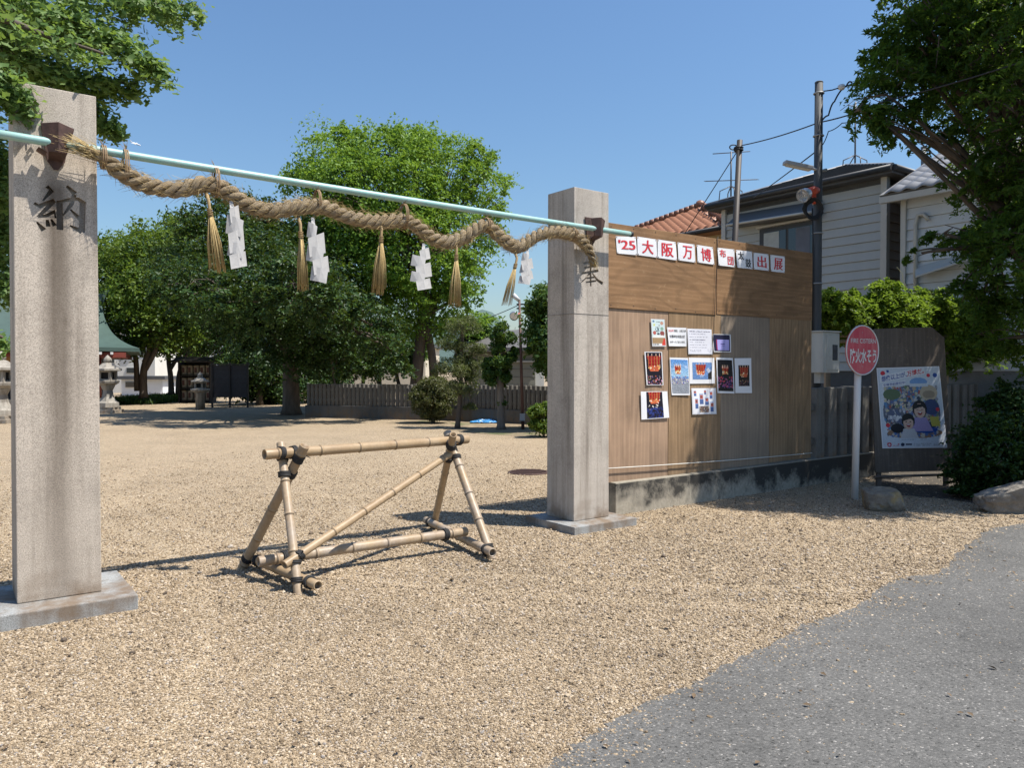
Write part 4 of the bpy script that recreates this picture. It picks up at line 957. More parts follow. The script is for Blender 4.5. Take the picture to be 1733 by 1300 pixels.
# ------------------------------------------------------------------ stone post fences
STN = m_granite('fence_stone', (0.155, 0.147, 0.132), 0.6, None)
STD = m_granite('fence_base_stone', (0.10, 0.097, 0.092), 0.6, None)
post_me = {}
def stone_fence(name, label, A, B, zbase, ztop, w, pitch, base=True, mat=STN, rails=True):
    A, B = Vector(A), Vector(B); d = (B-A); L = d.length; d.normalize(); yaw = math.atan2(d.y, d.x)
    o = lthing(name, label, 'fence', A, yaw)
    if base: buildl(MB().box((L/2, 0, zbase/2 - 0.05), (L, w + 0.14, zbase + 0.1)), 'base_course', STD, o, 0.01)
    key = (w, ztop - zbase)
    if key not in post_me:
        h = ztop - zbase; mb = MB(); mb.box((0, 0, h/2), (w, w, h)); post_me[key] = mb.mesh((0,0,0), 0.010, 1, 'stone_post'); post_me[key].materials.append(mat)
    k = int(L / pitch)
    for i in range(k):
        p = link(bpy.data.objects.new('stone_post', post_me[key])); p.parent = o; p.location = ((i + 0.5) * pitch, rnd.uniform(-.008, .008), zbase - rnd.uniform(0, 0.02)); p.rotation_euler = (0, 0, rnd.uniform(-.05, .05))
    if rails:
        buildl(MB().box((L/2, 0, zbase + (ztop-zbase)*0.72), (L, w*0.4, 0.10)), 'rail', mat, o)
        buildl(MB().box((L/2, 0, zbase + (ztop-zbase)*0.25), (L, w*0.4, 0.10)), 'rail', mat, o)
    return o
stone_fence('stone_fence', 'stone post fence on the low wall behind the cistern sign', G(te[4] + 0.05, WD + 0.14, 0), G(WT1, WD + 0.14, 0), 0.34, 1.375, 0.19, 0.30, base=False)
fA, fB, fC = gnd(985, 722), gnd(760, 712), gnd(520, 706)
stone_fence('stone_fence', 'far stone post fence right of the round clipped bush', fB, fA, 0.42, 1.17, 0.11, 0.165)
stone_fence('stone_fence', 'far stone post fence left of the round clipped bush, in tree shade', fC, fB + (fC-fB)*0.004, 0.42, 1.17, 0.11, 0.165)

# ------------------------------------------------------------------ utility pole with lamps
Yp = 11.3
up0 = at(1381, 640, Yp); up0.z = 0; up1 = at(1386, 140, Yp)
pole = thing('utility_pole', 'grey steel utility pole at the right end of the plywood hoarding', 'utility pole', up0)
PST = M_('painted_pole_steel', (0.062, 0.066, 0.07), 0.7, 0.25, 5, 0.0, 0, 60, (1, 1, .2), (0.11, 0.085, 0.07))
MB().tube([up0, up0.lerp(up1, .5), up1], [0.068, 0.064, 0.058], 14).build('shaft', PST, pole)
MB().revolve(up1, UP, [(0, .06), (.01, .06), (.02, .05)], 14).build('cap', PST, pole)
def pz(v, du=0): 
    p = at(1384, v, Yp); b = up0.lerp(up1, (p.z - up0.z)/(up1.z-up0.z)); return b
for v in (158, 230, 345, 395, 480): 
    c = pz(v); MB().tube([c + V(math.cos(t_), math.sin(t_), 0) * 0.07 for t_ in np.linspace(0, 6.28, 17)], 0.011, 5, caps=False).build('strap', STEEL, pole)
lamp = thing('street_lamp', 'flat grey street lamp arm sticking left from the utility pole', 'street lamp', pz(283))
a, b = at(1327, 275, Yp-0.05), at(1374, 285, Yp-0.03)
dl = (b-a).normalized(); MB().box((a+b)/2, ((b-a).length, 0.13, 0.055), (dl, dl.cross(UP).normalized(), dl.cross(UP).normalized().cross(dl))).build('housing', M_('lamp_grey', (.33, .34, .35), .5), lamp, 0.012)
MB().box((a+b)/2 - UP*0.034, ((b-a).length*0.85, 0.09, 0.012), (dl, dl.cross(UP).normalized(), dl.cross(UP).normalized().cross(dl))).build('diffuser', M_('lamp_diffuser', (.62, .60, .52), .3), lamp)
MB().tube([b - dl*.05, b + dl*0.16, pz(287) + V(.12, 0, 0)], 0.022, 8).build('arm', STEEL, lamp)
fl = thing('floodlight', 'silver round floodlight on a red bracket fixed to the utility pole', 'floodlight', pz(330))
ca, cb_ = at(1355, 333, Yp-0.25), at(1367, 327, Yp-0.16)
ORN = M_('red_orange_paint', (0.55, 0.075, 0.035), .5, .15, 10)
axf = (ca - cb_).normalized()
MB().revolve(cb_, axf, [(-0.02, .055), (0, .075), (.04, .088), (.10, .096), (.125, .10), (.128, .085), (.11, .075), (.10, 0)], 20).build('reflector', M_('silver', (.55, .56, .58), .3, .05, 8, .7), fl)
mb = MB()
for rr_ in (.04, .07, .097): mb.tube([cb_ + axf*(.16 if rr_ < .09 else .13) + (axf.orthogonal().normalized()*math.cos(t_) + axf.cross(axf.orthogonal()).normalized()*math.sin(t_)) * rr_ for t_ in np.linspace(0, 6.28, 21)], .005, 5, caps=False)
for t_ in (0, 1.05, 2.1): 
    e_ = (axf.orthogonal().normalized()*math.cos(t_) + axf.cross(axf.orthogonal()).normalized()*math.sin(t_)); mb.tube([cb_ + axf*.13 - e_*.097, cb_ + axf*.17, cb_ + axf*.13 + e_*.097], .004, 5)
mb.build('guard', STEEL, fl)
MB().tube([cb_ - axf*.0, at(1378, 322, Yp-.10), pz(322)], [.075, .062, .045], 12).build('bracket', ORN, fl)
MB().tube([at(1378, 322, Yp-.10), at(1378, 345, Yp-.09)], [.03, .026], 10).build('hanger', ORN, fl)
coil = MB(); cc = at(1375, 352, Yp-.1)
for k in range(7): coil.tube([cc + V(math.cos(t_)*(.09+.012*k*rnd.uniform(.5, 1)), -0.02*k*.3, -.02 + math.sin(t_)*(.10+.010*k)) for t_ in np.linspace(0, 6.28, 19)], .008, 5, caps=False)
coil.tube([cc, pz(420) + V(-.075, -.03, 0), pz(560) + V(-.075, -.03, 0)], .010, 6)
tag(coil.build('cable_coil', CABLE), 'black coil of cable tied to the utility pole below the floodlight', 'cable coil')
bx = thing('meter_box', 'off-white metal meter box at the foot of the utility pole', 'box', at(1394, 632, Yp-.25))
WB = M_('enamel_offwhite', (.50, .50, .46), .5, .08, 5, 0, 0, 60, (1, 1, .3), (.30, .28, .25))
cb2 = at(1393, 597, Yp-.22); AX = (g, n, UP)
MB().box(cb2, (.42, .26, .58), AX).build('housing', WB, bx, .012); MB().box(cb2 + g*.03 - n*.135, (.30, .012, .50), AX).build('door', WB, bx, .004)
MB().box(cb2 + g*.07 - n*.143, (.12, .010, .22), AX).build('window', MG['glass'], bx); MB().box(cb2 + UP*.30, (.46, .30, .02), AX).build('lid', WB, bx, .004); MB().box(cb2 - UP*.36 + n*.06, (.10, .10, .16), AX).build('mount', STEEL, bx)
ins = thing('insulator', 'white porcelain insulator on the cable right of the pole top', 'insulator', at(1426, 147, Yp))
MB().revolve(at(1424, 147, Yp), (1, 0, 0.05), [(-.05, .01), (-.045, .03), (-.01, .045), (.03, .045), (.05, .02)], 12).build('body', M_('porcelain', (.75, .75, .76), .2), ins); MB().tube([pz(155), at(1408, 152, Yp), at(1424, 147, Yp), at(1436, 144, Yp), at(1470, 130, Yp)], .009, 5).build('wire', CABLE, ins)
# second, rusty pole
Y2 = 14.5
q0, q1 = at(1244, 400, Y2), at(1252, 237, Y2); q0 = q1 + (q0-q1) * ((q1.z) / (q1.z - q0.z))
p2 = thing('steel_pole', 'thin rust-streaked steel pole standing behind the plywood hoarding', 'pole', q0)
MB().tube([q0, q1], [.062, .052], 12).build('shaft', M_('rusty_pole', (.055, .047, .042), .6, .2, 5, .2, 0, 60, (1, 1, .15), (.13, .07, .05)), p2)
mb = MB()
for k in range(2): mb.tube([at(1250, 250+k*4, Y2) + V(math.cos(t_)*.075, math.sin(t_)*.075, 0) for t_ in np.linspace(0, 6.28, 15)], .018, 5, caps=False)
mb.tube([at(1241, 249, Y2) + V(math.cos(t_)*.07, 0, math.sin(t_)*.045) for t_ in np.linspace(0, 6.28, 15)], .012, 5, caps=False)
mb.build('clamp', CABLE, p2)
def wire(name, pts, s, label, r=.010):
    P = [Vector(p) for p in pts]; path = []
    for a_, b_ in zip(P[:-1], P[1:]): path += sag(a_, b_, s)[(1 if path else 0):]
    return tag(MB().tube(path, r, 5).build(name, CABLE), label, 'cable')
wire('overhead_cable', [at(1254, 246, Y2), pz(207), at(1500, 170, 9.8), at(1800, 80, 8)], .03, 'overhead cable rising from the thin pole past the utility pole into the tree')
wire('overhead_cable', [at(1250, 252, Y2), at(1110, 470, 17)], .01, 'slanting cable running down left from the thin pole behind the hoarding', .009)
wire('overhead_cable', [pz(253), at(1275, 335, 17)], .01, 'slanting cable from the utility pole down to the grey house roof')
wire('overhead_cable', [pz(215), at(1402, 195, Yp-.1), at(1412, 172, Yp), at(1432, 146, Yp), at(1442, 140, Yp)], -.04, 'loose black cable loop hanging right of the pole top', .012)
wire('overhead_cable', [pz(245) + V(.06, 0, 0), at(1402, 222, Yp), at(1425, 208, Yp), at(1480, 195, 10.5)], .02, 'short thin cable between the utility pole and the tree leaves', .007)
wire('overhead_cable', [at(820, 540, 26), at(880, 515, 22)], .02, 'far thin cable left of the slender lamp pole', .012)
wire('support_wire', [onplane(1215, 400, G(0, DP-.03, 0), n), onplane(1203, 660, G(0, DP-.03, 0), n)], .0, 'thin wire hanging down the front of the plywood hoarding', .003)

# ------------------------------------------------------------------ houses
def siding(root, P, dx, nrm, L, z0, z1, expo, mat, name='siding_board', th=0.02):
    """lapped boards on a wall that starts at P and runs along dx; each board an object"""
    yaw = math.atan2(dx.y, dx.x); k = int((z1 - z0) / expo); mb = MB(); s = 1 if Vector((-dx.y, dx.x, 0)).dot(nrm) > 0 else -1
    mb.prism([(0, 0, 0), (0, s*(th+.014), 0), (0, s*(th+.016), .012), (0, s*(th*0.35+.002), expo - .006), (0, 0, expo - .006)], (L, 0, 0))
    me = mb.mesh((0, 0, 0)); me.materials.append(mat)
    for i in range(k):
        o = link(bpy.data.objects.new(name, me)); o.parent = root; o.location = Vector(P) + UP * (z0 + i*expo) - ORG[root.name]; o.rotation_euler = (0, 0, yaw)
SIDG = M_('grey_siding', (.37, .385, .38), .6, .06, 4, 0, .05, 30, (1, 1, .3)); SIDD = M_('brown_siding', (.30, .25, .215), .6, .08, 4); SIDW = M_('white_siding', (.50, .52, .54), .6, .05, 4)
TRIM = M_('pale_trim', (.44, .43, .40), .6, .06); DARKROOF = M_('dark_roof_slate', (.075, .078, .085), .6, .2, 3, 0, .3, 30); GUT = M_('dark_gutter', (.03, .03, .032), .5, .1); CREAM = M_('cream_wall', (.42, .33, .19), .8, .08, 3)
C1h = at(1497, 400, 16.0); C1h.z = 0
h1 = thing('grey_house', 'two-storey grey clapboard house with dark hipped roof behind the hoarding', 'house', C1h)
LA, LB = 4.05, 4.0; ZE = 5.68
ctr = C1h + n*LA/2 + g*LB/2
MB().box(ctr + UP*ZE/2, (LB - .02, LA - .02, ZE), (g, n, UP)).build('wall', M_('siding_shade_backing', (.07, .075, .08), .8), h1)  # backing darkened so the gaps between boards read as lap shadows
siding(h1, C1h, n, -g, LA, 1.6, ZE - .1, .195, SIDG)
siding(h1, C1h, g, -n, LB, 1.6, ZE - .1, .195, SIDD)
MB().box(C1h - g*.02 - n*.02 + UP*ZE/2, (.13, .13, ZE), (g, n, UP)).build('corner_trim', TRIM, h1, .004)
MB().box(C1h + n*LA - g*.02 + UP*ZE/2, (.12, .12, ZE), (g, n, UP)).build('corner_trim', TRIM, h1, .004)
oh = .32; apx = ctr + UP * 6.62
cor = [ctr + g*sx*(LB/2+oh) + n*sy*(LA/2+oh) + UP*(ZE+.09) for sx, sy in ((-1,-1),(-1,1),(1,1),(1,-1))]
mb = MB(); mb.add(cor + [apx] + [c - UP*.16 for c in cor], [(0,1,4),(1,2,4),(2,3,4),(3,0,4),(5,8,7,6),(0,5,6,1),(1,6,7,2),(2,7,8,3),(3,8,5,0)])
rf1 = mb.build('roof', DARKROOF, h1)
for a_, b_ in ((cor[0], cor[1]), (cor[3], cor[0])):   # slate courses
    for k in range(1, 13):
        f = k / 13; p, q = a_.lerp(apx, f), b_.lerp(apx, f); nn = (b_-a_).cross(apx-a_).normalized(); nn = nn if nn.z > 0 else -nn
        dn = ((a_+b_)/2 - apx).normalized()
        MB().prism([p + nn*.002, p + nn*.022 + dn*.005, p + nn*.02 - dn*.02, p + nn*.002 - dn*.13], q - p).build('slate_course', DARKROOF, rf1)
for a_, b_ in ((cor[0], cor[1]), (cor[3], cor[0])):
    oo = (a_ + b_)/2 - ctr; oo.z = 0; oo.normalize()
    MB().tube([a_ + oo*.04 - UP*.06, b_ + oo*.04 - UP*.06], .065, 8).build('gutter', GUT, h1)
MB().tube([cor[0], apx], .04, 6).build('hip_cap', M_('hip_metal', (.30, .30, .31), .5), rf1); MB().tube([cor[1], apx], .035, 6).build('hip_cap', M_('hip_metal', (.30, .30, .31), .5), rf1)
def wp(u, v): return onplane(u, v, C1h - g*.05, g)
# awning and window on the wall facing the precinct
a0, a1 = wp(1248, 383), wp(1392, 361)
MB().prism([a0 - g*.42 - UP*.04, a0 - g*.42, a0 + UP*.30, a0 - UP*.04], a1 - a0).build('awning', M_('awning_dark', (.13, .135, .145), .6, .1, 4, 0, 0, 60, (.2, .2, 8)), h1)
MB().tube([a0 - g*.43 - UP*.02, a1 - g*.43 - UP*.02], .03, 6).build('awning_edge', TRIM, h1)
w0, w1 = wp(1291, 393), wp(1380, 379); zb_ = w0.z - 1.15; sw = (w1 - w0).dot(n) * -1
wl_ = (Vector((w0.x, w0.y, 0)) - Vector((w1.x, w1.y, 0))).length; wc = (w0 + w1) / 2; wz = (w0.z + w1.z)/2
win = MB().box(V(wc.x, wc.y, wz - .55) - g*.02, (.05, wl_ + .12, 1.25), (g, n, UP)).build('window', GUT, h1, .004)
for f, ww in ((-.25, .44), (.22, .40)): MB().box(V(wc.x, wc.y, wz - .55) - g*(.05) + n*wl_*f, (.012, wl_*ww, 1.05), (g, n, UP)).build('pane', MG['glass'], win)
MB().box(V(wc.x, wc.y, wz - .55) - g*.058 + n*wl_*.30, (.006, wl_*.30, 1.02), (g, n, UP)).build('blind', M_('blind', (.35, .37, .36), .6), win)
MB().box(V(wc.x, wc.y, wz - .55) - g*.058 - n*wl_*.30, (.006, wl_*.26, 1.02), (g, n, UP)).build('blind', M_('blind_dark', (.10, .11, .14), .6), win)
MB().box(V(wc.x, wc.y, wz + .12) - g*.03, (.10, wl_ + .3, .05), (g, n, UP)).build('lintel', TRIM, win, .004)
# roof aerial
def aerial(name, base, topz, label, arms):
    o = thing(name, label, 'antenna', base); AL = M_('aerial_metal', (.12, .12, .13), .5, .1)
    MB().tube([base, V(base.x, base.y, topz)], .02, 6).build('mast', AL, o)
    for (z_, L_, k, yw) in arms:
        d = V(math.cos(yw), math.sin(yw), 0); mb = MB(); mb.tube([V(base.x, base.y, z_) - d*L_*.5, V(base.x, base.y, z_) + d*L_*.5], .012, 5)
        e = V(-d.y, d.x, 0)
        for i in range(k): p = V(base.x, base.y, z_) + d*L_*(i/(k-1)-.5); mb.tube([p - e*.22 + UP*.06, p + e*.22 - UP*.06], .007, 4)
        mb.build('yagi', AL, o)
    mb = MB()
    for t_ in (0, 1.57, 3.14, 4.71): mb.tube([V(base.x, base.y, base.z + .35), base + V(math.cos(t_)*.28, math.sin(t_)*.28, .22), base + V(math.cos(t_)*.30, math.sin(t_)*.30, -.02)], .014, 5)
    mb.build('foot', AL, o); return o
ab = at(1447, 287, 18.4); aerial('roof_aerial', ab, at(1447, 172, 18.4).z, 'thin aerial mast standing on the dark hipped roof', [(at(1447, 180, 18.4).z, .5, 4, .4)])
ab2 = at(1238, 345, 20.5); ab2 = at(1237, 338, 19.6)
aerial('television_aerial', V(ab2.x, ab2.y, ab2.z), at(1237, 256, 19.6).z, 'spidery television aerial left of the thin steel pole', [(at(1237, 258, 19.6).z, .9, 6, 2.9), (at(1237, 305, 19.6).z, 1.3, 7, 3.0)])
# tiles
def tile_mesh(w, L, col, lift=.05):
    mb = MB(); k = 6; top = []; 
    for j, y in enumerate((0, L)):
        for i in range(k+1): x = w*i/k; top.append((x, y, lift*(.5 + .5*math.cos(2*math.pi*i/k)) + (.028 if j == 0 else 0)))
    bot = [(x, y, z - .02) for x, y, z in top]; N = len(top)
    fs = [(i, i+1, k+1+i+1, k+1+i) for i in range(k)] + [(N+i, N+k+1+i, N+k+2+i, N+i+1) for i in range(k)] + [(i, N+i, N+i+1, i+1) for i in range(k)]
    mb.add(top + bot, fs, True); me = mb.mesh((0,0,0)); me.materials.append(col); return me
def tiled(root, E0, ex, up, L, H, w, l, col, clip=None, lift=.05):
    """tiles from eave corner E0 along ex (length L), up the slope (height H)"""
    ex, up = ex.normalized(), up.normalized(); nz = ex.cross(up)
    if nz.z < 0: nz = -nz
    me = tile_mesh(w, l*1.12, col, lift)
    R = Matrix((ex, up, nz)).transposed()
    if R.determinant() < 0: R = Matrix((ex, up, -nz)).transposed()
    for j in range(int(H/l)):
        for i in range(int(L/w)):
            if clip and not clip((i+.5)*w, (j+.5)*l): continue
            o = link(bpy.data.objects.new('roof_tile', me)); o.parent = root
            o.location = E0 + ex*(i*w) + up*(j*l) + nz*.02 - ORG[root.name]; o.rotation_euler = R.to_euler()
# white house on the right
TILEG = M_('grey_roof_tile', (.24, .24, .245), .35, .15, 5); 
E2 = at(1531, 400, 15.0); E2.z = 0
h2 = thing('white_house', 'white clapboard house with light grey tiled roof behind the right tree', 'house', E2)
L2, D2, ZE2 = 4.6, 4.5, 5.02
MB().box(E2 - n*L2/2 + g*D2/2 + UP*ZE2/2, (D2, L2, ZE2), (g, n, UP)).build('wall', M_('siding_shade_backing_pale', (.16, .17, .18), .8), h2)  # backing darker than the boards, drawing shade lines in the gaps
siding(h2, E2, -n, -g, L2, 1.6, ZE2, .21, SIDW)
MB().box(E2 - g*.02 + UP*ZE2/2, (.10, .10, ZE2), (g, n, UP)).build('corner_trim', TRIM, h2, .004)
sl_ = math.radians(27); upv = (g*math.cos(sl_) + UP*math.sin(sl_))
e0 = E2 + n*.35 - g*.30 + UP*(ZE2 + .02)
Hs = (D2/2 + .3) / math.cos(sl_)
mb = MB().prism([e0, e0 + upv*Hs, e0 + upv*Hs + g*(D2/2+.3) - UP*(Hs*math.sin(sl_)), e0 - UP*.06 + g*.1], -n*(L2 + .6)); rf2 = mb.build('roof', M_('roof_underlay', (.20, .20, .20), .7), h2)
tiled(rf2, e0 - g*.05 - n*(L2+.6) + UP*.03, n, upv, L2 + .6, Hs, .30, .27, TILEG)
MB().tube([e0 + upv*Hs + UP*.06 + n*.05, e0 + upv*Hs + UP*.06 - n*(L2+.6)], .10, 8).build('ridge', TILEG, rf2)
MB().box(e0 + UP*-.10 + g*.04 - n*(L2+.6)/2, (.10, L2+.6, .12), (g, n, UP)).build('fascia', TRIM, rf2)
def w2p(u, v, o_=.08): return onplane(u, v, E2 - g*o_, g)
MB().tube([w2p(1571, 372), w2p(1563, 362), w2p(1553, 364), w2p(1549, 380), w2p(1549, 500)], .035, 8).build('downpipe', TRIM, h2)
MB().prism([w2p(1549, 470, .3), w2p(1640, 440, .3), w2p(1640, 430, .03), w2p(1549, 455, .03)], UP*.03).build('small_roof', TRIM, h2)
chp = thing('flue_pipe', 'grey flue pipe rising above the light tiled roof', 'pipe', at(1563, 292, 16.2)); MB().tube([at(1563, 300, 16.2), at(1563, 251, 16.2)], .052, 12).build('pipe', M_('flue_grey', (.22, .22, .22), .6), chp); MB().revolve(at(1563, 251, 16.2), UP, [(0, .055), (.03, .058), (.04, .04)], 12).build('rim', M_('flue_grey', (.22, .22, .22)), chp)
# orange tiled house
TILEO = M_('orange_roof_tile', (.32, .135, .065), .5, .25, 5)
ap3 = at(1185, 350, 24.0)
h3 = thing('orange_roof_house', 'house with orange tiled hipped roof behind the hoarding', 'house', V(ap3.x, ap3.y, 0))
zl = 5.42; hl, hd = 3.0, 2.6
cs = [V(ap3.x, ap3.y, zl) + g*sx*hd + n*sy*hl for sx, sy in ((-1,-1),(-1,1),(1,1),(1,-1))]
mb = MB(); mb.add(cs + [ap3] + [c - UP*.14 for c in cs], [(0,1,4),(1,2,4),(2,3,4),(3,0,4),(5,8,7,6),(0,5,6,1),(1,6,7,2),(2,7,8,3),(3,8,5,0)]); rf3 = mb.build('roof', TILEO, h3)
MB().box(V(ap3.x, ap3.y, zl/2 - .05), (hd*2 - .9, hl*2 - .9, zl - .1), (g, n, UP)).build('wall', CREAM, h3)
for (ca_, cb2_) in ((cs[0], cs[1]), (cs[3], cs[0])):
    ex = cb2_ - ca_; LL = ex.length; mid = (ca_ + cb2_)/2; upw = ap3 - mid; HH = upw.length
    tiled(rf3, ca_ + UP*.02, ex, upw, LL, HH, .27, .25, TILEO, clip=lambda x, y, LL=LL, HH=HH: LL/2*y/HH - .05 < x < LL - LL/2*y/HH + .05, lift=.06)
    oo = mid - V(ap3.x, ap3.y, mid.z); oo.normalize(); MB().tube([ca_ + oo*.05 - UP*.08, cb2_ + oo*.05 - UP*.08], .06, 6).build('gutter', GUT, h3)
for c_ in (cs[0], cs[1], cs[3]):
    mb = MB(); kk = 26
    for i in range(kk): a_, b_ = c_.lerp(ap3, i/kk) + UP*.06, c_.lerp(ap3, (i+1)/kk) + UP*.06; mb.tube([a_, b_], [.105, .085], 8)
    mb.build('hip_ridge', M_('ridge_tile', (.24, .105, .06), .5, .25), rf3)
MB().revolve(ap3 - UP*.05, UP, [(0, .14), (.12, .16), (.22, .12), (.26, .03)], 10).build('finial', M_('ridge_tile', (.24, .105, .06)), rf3)
# far low house by the lamp pole
Yh = 31.0
h4 = thing('low_far_house', 'low grey-green house with dark roof beyond the far fence', 'house', V(at(860, 640, Yh).x, Yh, 0))
x0, x1 = at(800, 640, Yh).x, at(906, 640, Yh).x; ze = at(860, 590, Yh).z
MB().box(((x0+x1)/2, Yh + 2.5, ze/2), (x1-x0, 5, ze)).build('wall', M_('greengrey_wall', (.20, .20, .165), .7, .08, 2), h4)
MB().box(((x1 + at(921, 640, Yh).x)/2, Yh + 2.7, ze/2 - .02), (at(921, 640, Yh).x - x1, 5, ze)).build('white_wall', M_('white_wall_far', (.55, .56, .54), .7, .06, 2), h4)
for zz in np.arange(.4, ze, .32): MB().box(((x0+x1)/2, Yh - .005, zz), (x1-x0, .02, .02)).build('board_joint', M_('joint_shadow', (.12, .12, .10), .8), h4)
mb = MB(); rz = at(900, 563, Yh).z
mb.add([(x0-.4, Yh-.5, ze), (x1+.4, Yh-.5, ze+.05), (x1+.3, Yh+2.5, rz+.35), (x0+1.2, Yh+2.5, rz+.2), (x0-.4, Yh-.5, ze-.14), (x1+.4, Yh-.5, ze-.1), (x1+.4, Yh+5.4, ze), (x0-.4, Yh+5.4, ze)], [(0,1,2,3),(4,5,1,0),(2,6,7,3),(0,3,7,4),(1,5,6,2),(4,7,6,5)])
mb.build('roof', M_('far_roof', (.10, .095, .095), .7, .15, 2), h4)
MB().box(((x0+x1)/2 + .6, Yh - .1, at(880, 612, Yh).z), (1.6, .08, .06)).build('rail', TRIM, h4)
# corrugated wall and lower shed behind the fence on the right
gw = lthing('metal_wall', 'grey corrugated metal wall behind the fence at the right', 'wall', G(ton(1622, 640, WD+.62)[0], WD + .62, 0), YAW)
me = MB(); me.prism([(0, 0, 0), (.06, -.025, 0), (.10, -.025, 0), (.16, 0, 0)], (0, 0, 2.05)); cm = me.mesh((0,0,0)); cm.materials.append(M_('corrugated_grey', (.08, .083, .09), .5, .12, 3, .3))
for i in range(44): o = link(bpy.data.objects.new('corrugation', cm)); o.parent = gw; o.location = (i*.16, 0, 0)
buildl(MB().box((3.5, .03, 1.0), (7.04, .03, 2.06)), 'backing', M_('corrugated_grey', (.08, .083, .09)), gw)
buildl(MB().box((3.5, -.02, 1.35), (7.04, .05, .05)), 'rail', STEEL, gw)

# ------------------------------------------------------------------ foliage
def leaf_mesh(name, C, nrm, size, mat, parent, org, shape='rhomb', jitter=.9, rng=RNG, droop=0.0, aspect=.5):
    """N separate leaf faces; C centres (N,3) world, nrm preferred normals"""
    N = len(C)
    nr = nrm + rng.normal(0, jitter, (N, 3)); nr /= np.linalg.norm(nr, axis=1, keepdims=True) + 1e-9
    d = rng.normal(0, 1, (N, 3)); d[:, 2] -= droop; d -= nr * (d*nr).sum(1, keepdims=True); d /= np.linalg.norm(d, axis=1, keepdims=True) + 1e-9
    w = np.cross(nr, d); s = size * rng.lognormal(0, .25, (N, 1))
    O = np.array([org.x, org.y, org.z]); C = C - O
    if shape == 'rhomb':
        v = np.stack([C - d*s*.5, C + w*s*aspect*.5 + nr*s*.12 - d*s*.05, C + d*s*.5, C - w*s*aspect*.5 + nr*s*.12 - d*s*.05], 1).reshape(-1, 3)
        b = np.arange(N)[:, None]*4; q = np.concatenate([b + np.array([0, 1, 2, 3])], 1)
        # two triangles folded along the midrib
        t = np.concatenate([b + np.array([0, 1, 2]), b + np.array([0, 2, 3])], 1).reshape(-1, 3)
        me = arrmesh(name, v, tris=t)
    else:  # fan-shaped leaf with a notch and stalk
        pr = [(0, -.55, .02), (.04, -.1, 0), (.50, .22, .10), (.30, .42, .03), (.05, .30, 0), (-.05, .30, 0), (-.30, .42, .03), (-.50, .22, .10), (-.04, -.1, 0)]
        v = np.stack([C + w*s*a_ + d*s*b_ + nr*s*c_ for a_, b_, c_ in pr], 1).reshape(-1, 3); b = np.arange(N)[:, None]*9
        t = np.concatenate([b + np.array(x) for x in ([0, 1, 8], [1, 2, 3], [1, 3, 4], [8, 1, 4], [8, 4, 5], [8, 5, 6], [8, 6, 7])], 1).reshape(-1, 3)
        me = arrmesh(name, v, tris=t)
    me.materials.append(mat)
    o = link(bpy.data.objects.new(name, me)); place(o, org, parent); return o
def crown_points(lobes, nclus, per, cr, flat=.6, rng=RNG, inner=.35, squash=1.0):
    """leaf centres on knobbly sub-crowns that sit over ellipsoid lobes: returns centres, normals, knob centres"""
    Cs, Ns, K = [], [], []
    tot = sum(l[1]**2 for l in lobes); nk = nclus / 6
    for (c, r, rz) in lobes:
        k = max(4, int(nk * r*r / tot)); rs0 = min(cr * 1.75, .46 * r)
        d = rng.normal(0, 1, (k, 3)); d /= np.linalg.norm(d, axis=1, keepdims=True)
        rad = (inner + (.95-inner) * rng.random(k) ** .4) * rng.uniform(.85, 1.08, k)
        cc = np.array(c) + d * rad[:, None] * np.array([r, r, rz]); K.append(cc)
        m = rng.poisson(per * 6, k); idx = np.repeat(np.arange(k), m); M = len(idx)
        rs = rs0 * rng.lognormal(0, .28, k)
        e = rng.normal(0, 1, (M, 3)) + d[idx] * .55; e[:, 2] += .45; e /= np.linalg.norm(e, axis=1, keepdims=True)
        rr = rs[idx] * np.where(rng.random(M) < .14, rng.uniform(1.0, 1.35, M), .45 + .6 * rng.random(M) ** .6)
        # ragged knobs: leaf density broken up by a cheap wave noise
        w = np.sin(e[:, 0]*9 + idx) + np.sin(e[:, 1]*8 + idx*1.7) + np.sin(e[:, 2]*9 + idx*.6)
        rr = rr * (1 + .09 * w)
        Cs.append(cc[idx] + e * rr[:, None] * np.array([1, 1, .5 + .5*flat])); Ns.append(e * 1.0 + np.array([0, 0, .45]))
    return np.concatenate(Cs), np.concatenate(Ns), np.concatenate(K)
